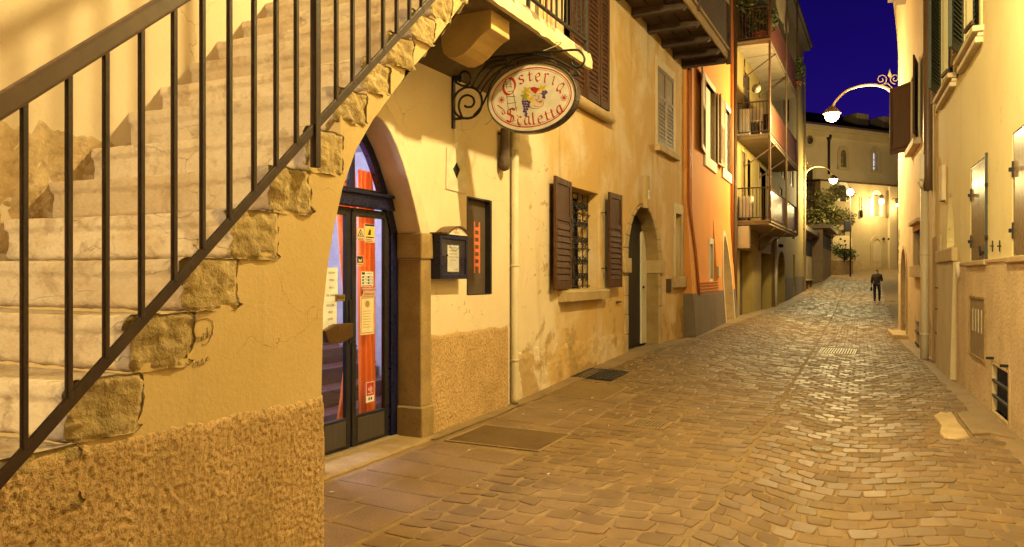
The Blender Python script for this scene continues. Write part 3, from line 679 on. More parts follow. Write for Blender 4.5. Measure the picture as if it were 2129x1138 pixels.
# ground-floor window with an iron grille
def win_near():
    w = MB()
    ring_ = [(9.6, 10.85, 2.72, 2.96), (9.42, 9.6, 1.3, 2.96), (10.85, 11.02, 1.3, 2.96)]
    for (a, b, c, d) in ring_: w.fb(FA, a, b, c, d, -.01, .012)
    w.fb(FA, 9.655, 9.70, 1.33, 2.71, -.30, -.26); w.fb(FA, 10.75, 10.795, 1.33, 2.71, -.30, -.26); w.fb(FA, 10.19, 10.25, 1.33, 2.71, -.30, -.26); w.fb(FA, 9.70, 10.75, 2.65, 2.71, -.299, -.26)
    win = obj('window', w, m_plA, houseA, bevel=.006)
    m = MB(); m.fb(FA, 9.66, 10.79, 1.33, 2.71, -.345, -.32); obj('pane', m, plain('dim_glass', (.03, .028, .03), .12, spec=.6), win)
    m = MB(); vs = []; k = 14
    for i in range(k + 1):
        u = lerp(9.28, 10.98, i / k); d = .012 * noise.noise(Vector((u * 6, 2, 0)))
        vs += [FA.at(u, 1.16 + d, -.02), FA.at(u, 1.17 + d * 1.5, .11 + d), FA.at(u, 1.29 + d * .5, .13 + d), FA.at(u, 1.315, .1), FA.at(u, 1.318, -.02)]
    m.add(vs, [(i * 5 + j, i * 5 + (j + 1) % 5, i * 5 + 5 + (j + 1) % 5, i * 5 + 5 + j) for i in range(k) for j in range(5)] + [(0, 1, 2, 3, 4), tuple(k * 5 + j for j in range(5))])
    obj('sill', m, m_stone, win)
    m = MB(); o = -.13
    for u in (9.69, 9.9, 10.11, 10.32, 10.53, 10.74): m.tube([FA.at(u, 1.33, o), FA.at(u, 2.7, o)], .008, 6)
    for z in (1.36, 1.9, 2.4, 2.68): m.tube([FA.at(9.66, z, o + .012), FA.at(10.79, z, o + .012)], .008, 6)
    for i in range(5):
        for r, z in enumerate((1.5, 1.72, 2.02, 2.26, 2.52)):
            for sg in (1, -1): m.tube([FA.at(9.795 + .21 * i + u * sg, z_, o - .006) for u, z_ in spiral((.045, z), .062, .014, 1.4, PI * .5 * (1 if r % 2 else -1), 16)], .0095, 5)
    obj('grille', m, m_irond, win)
    m = MB(); shutter(m, FA.at(9.66, 1.335, .045), FA.at(8.90, 0, .13) - FA.at(9.66, 0, .045), 1, 1.43, .755); s1 = obj('shutter', m, m_wood, win, bevel=.003)
    m = MB(); p = FA.at(9.35, 2.26, .16); m.tube([p, p + Vector((.02, 0, -.10)), p + Vector((.02, -.08, -.11)), p + Vector((.02, -.1, -.16))], .008, 6); obj('catch', m, m_irond, s1)
    m = MB(); shutter(m, FA.at(10.98, 1.335, .10), FA.at(11.62, 0, .10) - FA.at(10.98, 0, .10), 1, 1.43, .60); s2 = obj('shutter', m, m_wood, win, bevel=.003)
    hinge_set(s2, [FA.at(10.93, 2.45, .09), FA.at(10.93, 1.62, .09)])
win_near()
# upper closed shutters
m = MB(); m.fb(FA, 13.97, 15.44, 5.44, 5.60, 0, .015); m.fb(FA, 13.97, 14.1, 3.95, 5.44, 0, .013); m.fb(FA, 15.3, 15.44, 3.95, 5.44, 0, .013)
win = obj('window', m, m_stonel, houseA, bevel=.004)
m = MB(); m.fb(FA, 13.93, 15.5, 3.83, 3.95, -.02, .10); obj('sill', m, m_stone, win, bevel=.01)
for a in (14.105, 14.703):
    m = MB(); shutter(m, FA.at(a, 3.955, -.02), FA.u, 1, 1.49, .592, 10, .38); obj('shutter', m, m_wood2, win, bevel=.003)
# window beside the landing with a bead curtain
m = MB(); m.fb(FA, 8.555, 8.65, 3.99, 6.29, -.1, .01); m.fb(FA, 10.45, 10.545, 3.99, 6.29, -.1, .01); m.fb(FA, 8.65, 10.45, 6.2, 6.29, -.1, .01)
win = obj('window', m, m_wood2, houseA, bevel=.004)
m = MB(); m.fb(FA, 8.65, 10.45, 3.99, 6.2, -.3, -.25); obj('pane', m, m_dark, win)
m = MB(); a = FA.at(8.3, 3.90, .02); m.tube([FA.at(8.3, 3.90, .06), FA.at(9.6, 3.905, .065), FA.at(11.2, 3.90, .06), FA.at(11.33, 3.885, .06)], [.075, .08, .075, .05], 9); obj('sill', m, m_stone, win)
for (a, w) in ((9.62, .52), (10.16, .52)):
    m = MB(); shutter(m, FA.at(a, 4.0, .03 if a < 10 else .05), FA.u, 1, 2.2, w, 26, .12); obj('shutter', m, m_wood, win, bevel=.002)
m = MB(); shutter(m, FA.at(10.72, 4.0, .05), FA.u, 1, 2.2, .40, 26, .12); obj('shutter', m, m_wood, win, bevel=.002)
mm = [m_paper2, m_redo, m_yel, m_wood2]
m = MB()
for i in range(34):
    u = 8.68 + .028 * i; k = random.choice((0, 0, 0, 3, 1, 2, 3)) if 6 < i < 26 else 0
    m.tube([FA.at(u + .004 * math.sin(j), 4.0 + .08 * j, -.06) for j in range(28)], [.009 + .003 * (j % 2) for j in range(28)], 5, mi=k)
obj('bead_curtain', m, mm, win)

# second arched doorway
mb = MB(); ring(mb, FA, BC, BH, .15, BS, .98, .06, -.30, .004, 2); obj('arch_reveal', mb, m_stone2, houseA)
mb = MB()
ai = arch(BC, BH + .005, .2, BS, .98, 2, 14); ao = arch(BC, BH + .26, .2, BS, .98 + .02, 2, 14)
for i in range(2, 16):
    g = .006; a0, a1, b0, b1 = Vector(ai[i]), Vector(ai[i + 1]), Vector(ao[i]), Vector(ao[i + 1])
    d = (a1 - a0).normalized() * g; k = .03 * random.random()
    pts = [a0 + d, a1 - d, b1 - d + (b1 - a1) * k, b0 + d + (b0 - a0) * k]
    mb.prism([FA.at(p.x, p.y, -.02) for p in pts], FA.n * (.034 + .012 * random.random()))
mb.fb(FA, BC - .05, BC + .16, 2.70, 3.28, -.02, .07)
for s_ in (-1, 1):
    z = .2
    while z < BS - .01:
        h = min(BS - z, .30 + .1 * random.random()); w = .15 + .1 * random.random(); u = BC + s_ * (BH + .003)
        a, b = (u, u + w * s_) ; mb.fb(FA, min(a, b), max(a, b), z + .006, z + h - .004, -.02, .02 + .012 * random.random()); z += h
    u = BC + s_ * (BH - .02); a, b = (u, u + .30 * s_)
    mb.fb(FA, min(a, b), max(a, b), 1.56, 1.80, -.25, .075)
obj('door_surround', mb, m_stone, houseA, bevel=.012)
m = MB(); m.prism([FA.at(u, z, -.30) for u, z in arch(BC, BH, .22, BS, .97, 2)], FA.n * .05); dd = obj('arched_door', m, surf('black_boards', (.014, .012, .018), (.022, .018, .02), 2, stretch=(4, 14, .3), rough=.6, bump=.5, bscale=8, bdist=.006), houseA)
m = MB(); w = [(BC + .62, .26)] + [(BC + .62, 2.3)] + [(BC + .62 + .32 * math.sin(PI / 2 * i / 8), 1.55 + .8 * math.cos(PI / 2 * i / 8)) for i in range(1, 9)] + [(BC + .94, .26)]
m.prism([FA.at(u, z, -.248) for u, z in w], FA.n * .03); lf = obj('cream_leaf', m, m_white, dd, label='pale inner leaf of the dark arched door')
m = MB(); m.ball(FA.at(BC + .68, 1.3, -.20), .025); obj('knob', m, m_irond, lf)
m = MB(); m.fb(FA, BC + .02, BC + .10, 2.86, 3.02, .071, .082); np_ = obj('number_plate', m, m_paper, houseA, bevel=.003)
m = MB(); text_mesh(m, '7', .11, lambda a, b: FA.at(BC + .06 + a, 2.94 + b, .083)); obj('number', m, m_ink, np_, recalc=False)
# tile picture, meter lid, slit window
t = thing('wall_tile', 'narrow framed devotional tile on the wall left of the dark arched door', 'tile', FA.at(11.93, 1.6))
a = FA.uv(1286, 515); b = FA.uv(1297, 566); m = MB()
for (p, q, r, s_) in ((a[0], a[0] + .03, b[1], a[1]), (b[0] - .03, b[0], b[1], a[1]), (a[0] + .03, b[0] - .03, a[1] - .03, a[1]), (a[0] + .03, b[0] - .03, b[1], b[1] + .03)): m.fb(FA, p, q, r, s_, -.01, .025)
obj('frame', m, m_stone, t, bevel=.004)
m = MB(); m.fb(FA, a[0] + .02, b[0] - .02, b[1] + .02, a[1] - .02, -.01, .01); obj('tile', m, m_stonel, t)
m = MB(); c = ((a[0] + b[0]) / 2, (a[1] + b[1]) / 2); m.add([FA.at(c[0] + .05 * math.cos(i * PI / 6), c[1] - .02 + .11 * math.sin(i * PI / 6), .012) for i in range(12)], [tuple(range(12))]); m.ball(FA.at(c[0], c[1] + .12, .012), .03, sc=(.2, 1, 1)); obj('figure', m, plain('faded_blue', (.2, .14, .1), .7), t)
w = MB()
for (a, b, c, d) in ((15.30, 15.45, 1.5, 2.98), (15.95, 16.09, 1.5, 2.98), (15.45, 15.95, 2.78, 2.98)): w.fb(FA, a, b, c, d, -.02, .02)
win = obj('window', w, m_stonel, houseA, bevel=.008)
m = MB(); m.fb(FA, 15.46, 15.94, 1.5, 2.78, -.33, -.28); obj('pane', m, m_dark, win)
m = MB(); m.fb(FA, 15.22, 16.12, 1.27, 1.498, -.02, .09); obj('sill', m, m_stone, win, bevel=.02)
m = MB(); a = FA.uv(1385, 580); b = FA.uv(1394, 608); m.fb(FA, a[0], b[0], b[1], a[1], -.01, .012)
for i in range(7): z = lerp(b[1] + .02, a[1] - .02, i / 6); m.fb(FA, a[0] + .02, b[0] - .02, z - .008, z + .008, .012, .022)
obj('vent_grille', m, m_rust, label='small rusty louvred vent between the dark arched door and the slit window', cat='vent', loc=FA.at(a[0], b[1]))
m = MB(); a = FA.uv(1283, 628); m.fb(FA, a[0] - .07, a[0] + .07, a[1] - .012, a[1] + .012, -.01, .05); obj('iron_peg', m, m_rust, label='short iron peg set in the wall right of the shuttered ground floor window', cat='peg', loc=FA.at(*a))

# wooden balcony high on the house
JY = [10.6, 11.6, 12.55, 13.5, 14.45, 15.3, 16.05]
m = MB(); m.box((-3.86, 10.4, 6.02), (-2.97, 16.15, 6.055)); bal = obj('wooden_balcony', m, m_oldwood, houseA)
for y in JY:
    m = MB(); m.prism([(-3.95, y - .07, 5.86), (-3.95, y - .07, 6.018), (-2.95, y - .07, 6.018), (-2.95, y - .07, 5.90), (-3.0, y - .07, 5.86)], (0, .14, 0)); obj('joist', m, m_oldwood, bal, bevel=.008)
m = MB()
for a, b in zip(JY, JY[1:]):
    for i in range(3): m.box((-3.82 + .28 * i, a + .08, 5.985), (-3.56 + .28 * i, b - .08, 6.012))
obj('soffit_boards', m, m_oldwood, bal, bevel=.004)
m = MB(); m.box((-2.962, 10.4, 5.94), (-2.93, 16.18, 6.10)); obj('fascia', m, m_fascia, bal, bevel=.004)
m = MB(); m.box((-2.955, 10.4, 6.12), (-2.90, 16.2, 6.17)); m.box((-2.955, 10.4, 7.05), (-2.90, 16.2, 7.12)); obj('rail', m, m_fascia, bal, bevel=.004)
m = MB()
for i in range(39): m.box((-2.95, 10.45 + .147 * i, 6.15), (-2.925, 10.45 + .147 * i + .135, 7.06))
for i in range(6): m.box((-3.8 + .147 * i, 16.11, 6.15), (-3.8 + .147 * i + .135, 16.135, 7.06))
obj('railing_boards', m, m_oldwood, bal, bevel=.003)
m = MB(); m.box((-2.98, 16.1, 5.86), (-2.88, 16.2, 9.0)); obj('post', m, m_oldwood, bal, bevel=.006)
m = MB(); m.box((-2.98, 13.2, 6.06), (-2.89, 13.3, 9.0)); obj('post', m, m_oldwood, bal, bevel=.006)
m = MB(); m.hexa([(-3.86, 10, 9.35), (-2.3, 10, 8.6), (-2.3, 16.3, 8.6), (-3.86, 16.3, 9.35), (-3.86, 10, 9.5), (-2.25, 10, 8.72), (-2.25, 16.3, 8.72), (-3.86, 16.3, 9.5)]); obj('eaves', m, m_oldwood, bal)
# ------------------------------------------------------------------ stone staircase
XF = -2.40
SY0, SZ0, DY, DZ = 1.838, 1.365, .228, .207      # front and top of step 0
stair = thing('stone_staircase', 'old stone staircase climbing along the cream house with a plastered flank and a curved end', 'staircase', (-3.1, .5, 0))
K0, K1 = -6, 12
def SP(k): return (SY0 + DY * k, SZ0 + DZ * k) if k < 5 else (2.98 + .212 * (k - 5), 2.43 + .192 * (k - 5))
curve = [(668, 830), (672, 640), (681, 555), (694, 475), (712, 392), (740, 312), (775, 250), (812, 200), (840, 162), (900, 92), (965, 2)]
cpts = [(hitX(px, py, XF).y, hitX(px, py, XF).z) for px, py in curve]
out = [(.30, -.3), (cpts[0][0], -.3)] + cpts + [(4.62, 3.66), (4.62, 3.80)]
top = []
for k in range(K0, K1 + 1):
    y, z = SP(k); y2 = SP(k + 1)[0]; h_ = .178 if k < 5 else .145
    top += [(y + .03, z - h_), (min(4.6, y2 + .03), z - h_)]
top = [p for p in top if p[0] < 4.6]
out += top[::-1]
m = MB(); n = len(out); tris = tessellate_polygon([[Vector((a, b, 0)) for a, b in out]])
for X, fl in ((XF, 1), (-3.86, -1)): m.add([(X, a, b) for a, b in out], [tuple(t)[::fl] for t in tris])
m.add([(XF, a, b) for a, b in out] + [(-3.86, a, b) for a, b in out], [(i, (i + 1) % n, n + (i + 1) % n, n + i) for i in range(n)])
obj('flank_wall', m, m_plflank, stair)
FS = Fac(XF, 0, 0, 1)
rough_panel('roughcast_plinth', FS, .32, cpts[0][0] + .012, -.25, .945, .010, .0085, .0065, 52, m_rough, stair, top=lambda u: .94 + .018 * noise.noise(Vector((u * 7, 0, 0))) + .012 * noise.noise(Vector((u * 25, 0, 0))), seed=5)
def step_mesh(k):
    y0, z1 = SP(k); z0 = SP(k - 1)[1] - .002
    x0, x1 = -3.86, XF + .011 + .008 * noise.noise(Vector((k * 3.1, 0, 0)))
    dep = SP(k + 1)[0] - y0 + .05 + .03 * noise.noise(Vector((0, k * 2.7, 0))); de = dep if k < 5 else .245
    fine = k >= -2
    nx, ny, nzz = (64, 18, 16) if fine else (20, 4, 4)
    m = MB(); idx = {}
    def vert(i, j, l):
        if (i, j, l) in idx: return idx[(i, j, l)]
        # cells packed towards the outer end
        t = i / nx; x = x0 + (x1 - x0) * (1 - (1 - t) ** 1.5)
        e = max(0, 1 - (x1 - x) / .10); k1 = min(1, e * 1.6); dp = lerp(dep, de, k1); zb_ = lerp(z0, z1 - .172, k1) if k >= 5 else z0
        y = y0 + dp * j / ny; z = zb_ + (z1 - zb_) * l / nzz
        yc, zc = y0 + dp / 2, (zb_ + z1) / 2; hy, hz = dp / 2, (z1 - zb_) / 2
        p = Vector((x, y, z))
        r = .012 + .010 * noise.noise(p * 5) + .016 * e * (.35 + .9 * noise.noise(p * 9 + Vector((k, 0, 0))))
        if e > 0 and y > yc and z < zc: r += (.055 if k < 5 else .075) * min(1, e * 1.5)
        r = max(.004, r)
        dy, dz_ = y - yc, z - zc
        qy = max(-hy + r, min(hy - r, dy)); qz = max(-hz + r, min(hz - r, dz_))
        ey, ez = dy - qy, dz_ - qz; l_ = math.hypot(ey, ez)
        if l_ > r: ey, ez = ey / l_ * r, ez / l_ * r
        y, z = yc + qy + ey, zc + qz + ez
        if l / nzz > .74: y -= .016 * min(1, (nzz * 1.0 - l + nzz * .12) / (nzz * .12) if l > nzz * .95 else 1) * max(0, 1 - (y - y0) / .03)
        if l == 0: y += .03
        elif l == 1: y += .010
        if i == nx:
            dd = min(hy - abs(dy), hz - abs(dz_)); x -= .010 * max(0, 1 - dd / .02) ** 2
        sag = .010 * math.sin(PI * min(1, t * 1.05)) * (l / nzz)
        f1 = noise.fractal(p * 14, 1, 2, 4); f2 = noise.noise(p * 5 + Vector((9, k, 0)))
        a = .0055 + .009 * e
        lay = abs(noise.noise(Vector((x * 4, y * 4, z * 26))))
        q = Vector((x + (f1 * .016 * e + f2 * .012 * e if i > nx - 3 else 0) - (lay * .016 if i == nx else 0),
                    y + f1 * a * (1.1 if k < 3 else .6) + f2 * (.007 if k < 3 else .004) + ((.006 if k < 3 else .0015) * lay if j == 0 else 0), z - sag + f1 * a * .5))
        idx[(i, j, l)] = len(m.v); m.v.append(tuple(q)); return idx[(i, j, l)]
    def face(a, b, c, d): m.f.append((a, b, c, d)); m.m.append(0); m.s.append(True)
    for i in range(nx):
        for j in range(ny):
            for l in (0, nzz): face(vert(i, j, l), vert(i + 1, j, l), vert(i + 1, j + 1, l), vert(i, j + 1, l))
        for l in range(nzz):
            for j in (0, ny): face(vert(i, j, l), vert(i + 1, j, l), vert(i + 1, j, l + 1), vert(i, j, l + 1))
    for j in range(ny):
        for l in range(nzz):
            face(vert(nx, j, l), vert(nx, j + 1, l), vert(nx, j + 1, l + 1), vert(nx, j, l + 1))
    return m
m_end = m_stone2
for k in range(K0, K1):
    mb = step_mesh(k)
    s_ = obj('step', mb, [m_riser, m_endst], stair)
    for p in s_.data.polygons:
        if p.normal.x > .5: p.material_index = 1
# scribbled signature on the flank
m = MB(); F2 = lambda a, b: FS.at(*FS.uv(a / 2, 569 + b / 2, .0025), .0025)
def scr(pts, r=.0012): m.tube([F2(*p) for p in pts], r, 5)
scr([(792, 305), (778, 285), (782, 250), (800, 215), (830, 192), (862, 186), (884, 198), (887, 225), (880, 255), (868, 285), (850, 299), (840, 292)])
scr([(783, 268), (806, 262), (806, 290), (797, 302), (786, 297)], .0022)
scr([(836, 262), (824, 262), (824, 282), (838, 276), (838, 262), (840, 282)]); scr([(846, 278), (846, 250), (857, 248), (858, 272)])
scr([(864, 268), (862, 225)]); scr([(876, 238), (864, 250), (879, 263)]); scr([(884, 240), (884, 258)])
scr([(772, 375), (790, 378), (800, 360), (806, 384), (822, 384), (826, 362), (815, 366), (824, 372), (838, 384), (842, 352), (848, 380), (858, 360), (866, 345), (858, 352), (862, 362), (874, 352)])
obj('scribble', m, plain('pencil', (.25, .17, .09), .8), stair)

# landing over the door
XL = -2.84
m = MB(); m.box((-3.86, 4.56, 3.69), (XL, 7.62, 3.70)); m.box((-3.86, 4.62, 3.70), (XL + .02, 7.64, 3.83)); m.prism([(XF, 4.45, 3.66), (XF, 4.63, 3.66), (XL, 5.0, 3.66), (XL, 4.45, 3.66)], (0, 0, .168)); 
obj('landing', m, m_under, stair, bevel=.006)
m = MB(); vs = []; k = 60
for i in range(k + 1):
    y = lerp(4.98, 7.65, i / k); d = .014 * noise.noise(Vector((y * 7, 1, 0)))
    vs += [(XL + .005, y, 3.675 + d * .4), (XL + .045 + d, y, 3.68 + d * .5), (XL + .05 + d * .6, y, 3.76), (XL + .025 + d, y, 3.842 + d * .5), (XL - .05, y, 3.845)]
m.add(vs, [(i * 5 + j, i * 5 + (j + 1) % 5, i * 5 + 5 + (j + 1) % 5, i * 5 + 5 + j) for i in range(k) for j in range(5)] + [(0, 1, 2, 3, 4), tuple(k * 5 + j for j in range(5))])
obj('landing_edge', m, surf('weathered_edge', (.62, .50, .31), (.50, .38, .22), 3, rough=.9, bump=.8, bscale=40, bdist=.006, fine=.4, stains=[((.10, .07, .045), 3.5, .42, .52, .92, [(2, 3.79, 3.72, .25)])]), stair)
m = MB(); prof_ = [(XL - .08, 3.70), (XL - .08, 3.535), (-2.98, 3.51), (-3.05, 3.46), (-3.11, 3.405), (-3.18, 3.36), (-3.26, 3.335), (-3.33, 3.345), (-3.38, 3.39), (-3.40, 3.46), (-3.41, 3.70)]
m.prism([(x, 5.60, z) for x, z in prof_], (0, .34, 0)); obj('corbel', m, surf('corbel_plaster', (.50, .34, .15), (.40, .265, .11), 2, rough=.9, bump=.4), stair, bevel=.006)
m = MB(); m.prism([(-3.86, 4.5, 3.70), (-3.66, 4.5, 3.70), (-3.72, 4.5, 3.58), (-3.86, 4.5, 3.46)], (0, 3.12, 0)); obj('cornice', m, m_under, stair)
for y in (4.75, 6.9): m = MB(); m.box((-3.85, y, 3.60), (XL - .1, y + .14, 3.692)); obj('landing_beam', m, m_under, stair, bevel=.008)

# iron railing of the stair
XR = -2.345
rail = thing('iron_railing', 'dark iron stair railing with a flat handrail and square balusters', 'railing', (XR, .4, 0))
def rl(px, py): p = hitX(px, py, XR); return p
sp = [rl(0, 998), rl(656, 262), rl(894, 4)]
def sbar(y): return prof([(sp[0].y - 5, sp[0].z - 5 * .925), (sp[0].y, sp[0].z), (sp[1].y, sp[1].z), (sp[2].y, sp[2].z), (sp[2].y + 3, sp[2].z + 3 * .91)], y)
h0, h1 = rl(0, 221), rl(350, 5); hs = (h1.z - h0.z) / (h1.y - h0.y)
def hbar(y): return h0.z + hs * (y - h0.y)
m = MB(); m.bar((XR, .3, hbar(.3)), (XR, 4.6, hbar(4.6)), .052, .062, (0, 0, 1)); obj('handrail', m, m_rail, rail, bevel=.010)
m = MB()
for a, b in ((.3, sp[1].y), (sp[1].y, 4.6)): m.bar((XR, a, sbar(a)), (XR, b, sbar(b)), .016, .040)
obj('stringer_bar', m, m_iron, rail, bevel=.004)
bx_ = [50, 143, 220, 294, 362, 421, 477, 528, 574, 616, 699, 733, 766, 796.5, 824.5, 851, 876]
ys = [hitX(x, 575, XR).y for x in bx_]
d0 = (ys[8] - ys[0]) / 8
ys = [ys[0] - d0 * (i + 1) for i in range(7)] + ys + [ys[-1] + d0 * (i + 1) for i in range(4)]
for y in ys:
    m = MB(); m.box((XR - .0095, y - .0095, sbar(y) + .01), (XR + .0095, y + .0095, hbar(y) - .02)); obj('baluster', m, m_iron, rail, bevel=.003)
yn = hitX(656, 300, XR).y
for y in (yn, yn - 1.93, yn + 1.62):
    m = MB(); m.box((XR - .018, y - .018, sbar(y) - .19), (XR + .018, y + .018, hbar(y) - .02)); obj('newel', m, m_iron, rail, bevel=.004)
lr = thing('landing_railing', 'black iron railing along the edge of the landing above the hanging sign', 'railing', (XL, 6.2, 3.83))
m = MB(); m.bar((XL, 4.7, 3.965), (XL, 7.6, 3.965), .035, .022); m.bar((XL, 4.7, 4.75), (XL, 7.6, 4.75), .04, .02); obj('rail', m, m_irond, lr, bevel=.004)
for i in range(23):
    y = 4.72 + .13 * i; m = MB(); m.box((XL - .008, y - .008, 3.965), (XL + .008, y + .008, 4.75)); obj('baluster', m, m_irond, lr)
for y in (4.7, 6.15, 7.59):
    m = MB(); m.box((XL - .016, y - .016, 3.80), (XL + .016, y + .016, 4.78)); obj('post', m, m_irond, lr, bevel=.003)

# ------------------------------------------------------------------ hanging oval sign on its wrought bracket
YS = 6.57
def S(zx, zy, y=YS): return hitY(900 + zx / 4.948, 90 + zy / 4.948, y)
sign = thing('hanging_sign', 'oval cream hanging sign with red gothic lettering on a scrolled black iron bracket', 'sign', (-2.95, YS, 2.75))
br = MB()
def smooth(pts, n=5):
    P = [Vector(p) for p in pts]; o = []
    for i in range(len(P) - 1):
        a, b, c, d = P[max(i - 1, 0)], P[i], P[i + 1], P[min(i + 2, len(P) - 1)]
        for j in range(n):
            t = j / n; o.append(.5 * ((2 * b) + (c - a) * t + (2 * a - 5 * b + 4 * c - d) * t * t + (-a + 3 * b - 3 * c + d) * t ** 3))
    return o + [P[-1]]
def irn(pts, r=.011): br.tube(smooth([S(*p) for p in pts]), r, 7)
wt, wb = S(205, 205), S(205, 880)
br.box((-3.858, YS - .02, wb.z), (-3.835, YS + .02, wt.z)); br.box((-3.858, YS - .06, S(0, 330).z), (-3.80, YS + .03, S(0, 265).z)); br.box((-3.84, YS - .03, S(0, 420).z), (-3.74, YS + .025, S(0, 375).z))
br.box((-3.858, YS - .015, S(0, 815).z), (-3.74, YS + .015, S(0, 795).z))
irn([(215, 340), (232, 280), (290, 215), (400, 180), (700, 140), (1030, 108)], .013)
irn([(1030, 100), (1300, 80), (1480, 70), (1535, 105), (1560, 165), (1540, 222), (1492, 250), (1445, 232), (1425, 190), (1452, 168)], .011)
irn([(755, 235), (850, 165), (1030, 130), (1200, 150), (1350, 212), (1470, 285), (1495, 310), (1470, 330), (1430, 322)], .011)
irn([(750, 140), (752, 270)], .014); irn([(760, 250), (820, 225), (835, 250), (815, 270), (795, 255)], .008)
irn([(218, 340), (238, 400), (310, 440), (372, 420), (388, 350), (350, 296), (300, 298), (278, 335), (292, 372), (270, 400)], .011)
irn([(330, 455), (250, 510), (213, 600), (228, 710), (300, 768), (400, 766), (480, 700), (505, 600), (480, 510), (410, 460), (330, 455)], .012)
irn([(300, 762), (268, 660), (285, 575), (345, 535), (408, 558), (425, 612), (395, 655), (340, 655), (330, 638)], .011)
irn([(742, 182), (600, 210), (480, 310), (405, 455)], .009); irn([(745, 212), (620, 262), (525, 370), (455, 475)], .009)
irn([(748, 245), (650, 305), (560, 400), (490, 510)], .009); irn([(700, 285), (610, 400), (555, 540), (500, 650), (420, 745)], .010)
br.ball(S(1035, 118), .024); br.ball(S(330, 450), .02)
obj('bracket', br, m_irond, sign)
E0, E1 = S(595, 560), S(1480, 560); cx, rx = (E0.x + E1.x) / 2, (E1.x - E0.x) / 2
cz = (S(1040, 228).z + S(1040, 908).z) / 2; rz = (S(1040, 228).z - S(1040, 908).z) / 2
YF = YS - .045
def el(kx, kz, y, n=64): return [(cx + rx * kx * math.cos(2 * PI * i / n), y, cz + rz * kz * math.sin(2 * PI * i / n)) for i in range(n)]
m = MB(); n = 64
L = [el(.985, .98, YF + .004), el(1.03, 1.045, YF - .008), el(1.045, 1.065, YF + .006), el(1.045, 1.065, YS + .045), el(1.0, 1.0, YS + .052)]
for a, b in zip(L, L[1:]):
    m.add(a + b, [(i, (i + 1) % n, n + (i + 1) % n, n + i) for i in range(n)], 0, False)
m.add(L[-1], [tuple(range(n))]); obj('case', m, surf('sign_case', (.05, .035, .03), (.035, .026, .022), 4, rough=.35, bump=.1, spec=.5), sign)
m = MB(); m.add(el(1, 1, YF), [tuple(range(n))]); face = obj('face', m, m_signf, sign, recalc=False)
m = MB()
def band(k0, k1, mi=0, d=.0003):
    a, b = el(k0, k0 - (1 - k0) * .42, YF - d), el(k1, k1 - (1 - k1) * .42, YF - d)
    m.add(a + b, [(i, (i + 1) % n, n + (i + 1) % n, n + i) for i in range(n)], mi)
band(.93, .905); band(.882, .875, 1)
obj('border', m, [m_red, m_rust], face, recalc=False)
# sign art is laid out on the face itself: a = along the face, b = up, read off in face units
def fz(zx, zy): p = S(zx, zy, YF); return (p.x - cx, p.z - cz)
Fs = lambda a, b, o=0: (cx + a, YF - .0004 - o * .25, cz + b)
m = MB(); nb = Nib(m, Fs)
for ch, zx, zy, h, w, rot in (('s', 910, 375, .085, .062, .15), ('t', 1000, 350, .075, .05, .08), ('e', 1080, 352, .08, .06, .02), ('r', 1165, 357, .08, .055, -.12), ('i', 1243, 385, .08, .045, -.3), ('a', 1312, 455, .088, .066, -.65),
                              ('a', 970, 797, .078, .066, .05), ('l', 1040, 797, .078, .05, .1), ('e', 1105, 787, .074, .06, .12), ('t', 1175, 754, .07, .05, .25), ('t', 1235, 730, .075, .05, .35), ('a', 1303, 685, .08, .066, .45)):
    a, b = fz(zx, zy); nb.glyph(ch, a, b, w, h, rot, .21)
a, b = fz(785, 445); nb.glyph('O', a, b, .125, .15, 0, .17); a, b = fz(800, 742); nb.glyph('S', a, b, .085, .135, -.1, .15); a, b = fz(893, 797); nb.glyph('c', a, b, .052, .078, 0, .22)
a, b = fz(705, 662); nb.glyph('l', a, b, .03, .05, .9, .22); a, b = fz(725, 710); nb.glyph('a', a, b, .038, .045, .3, .24)
for zx, zy in ((707, 585), (1350, 562)):
    a, b = fz(zx, zy)
    for i in range(5):
        t_ = PI * i / 5 + .3; nb.stroke([(a - .036 * math.cos(t_), b - .036 * math.sin(t_)), (a + .036 * math.cos(t_), b + .036 * math.sin(t_))], .006, t_ + PI / 2, .001)
obj('lettering', m, m_red, face, recalc=False)
m = MB(); nb = Nib(m, lambda a, b, o=0: Fs(a, b, o + .0012))
def line(p, q, w=.005): nb.stroke([fz(*p), fz(*q)], w, math.atan2(fz(*q)[1] - fz(*p)[1], fz(*q)[0] - fz(*p)[0]) + PI / 2, .001)
for p, q in (((748, 372), (760, 470)), ((795, 362), (805, 465)), ((758, 520), (778, 700)), ((822, 490), (862, 700)), ((745, 425), (815, 420)), ((752, 450), (812, 445)), ((755, 555), (850, 545)), ((765, 625), (860, 610)), ((770, 500), (835, 490)), ((770, 690), (870, 665)), ((815, 810), (850, 795)), ((880, 850), (905, 850)), ((865, 740), (880, 760))): line(p, q)
obj('ladder_drawing', m, m_rust, face, recalc=False)
# vine leaves, grapes and a smiling face under a red cap
m = MB()
def blob(pts, mi, o): m.add([Fs(*fz(*p), o) for p in pts], [tuple(range(len(pts)))], mi)
blob([(1000, 505), (1050, 470), (1110, 480), (1150, 500), (1160, 560), (1145, 600), (1130, 645), (1075, 675), (1010, 668), (985, 620), (1010, 560)], 5, .0005)
blob([(1000, 458), (1040, 450), (1080, 462), (1115, 458), (1130, 480), (1080, 490), (1055, 525), (1035, 505), (1010, 485)], 0, .0012)
def vleaf(c, r, rot, mi, o):
    pts = []
    for i in range(10): 
        q = r * (1 if i % 2 == 0 else .55); t_ = rot + 2 * PI * i / 10; pts.append((c[0] + q * math.cos(t_), c[1] + q * math.sin(t_)))
    blob(pts, mi, o)
vleaf((965, 495), 56, .3, 1, .0016); vleaf((950, 550), 52, .9, 2, .0020); vleaf((1000, 580), 46, .1, 1, .0024); vleaf((1130, 470), 48, .5, 1, .0018)
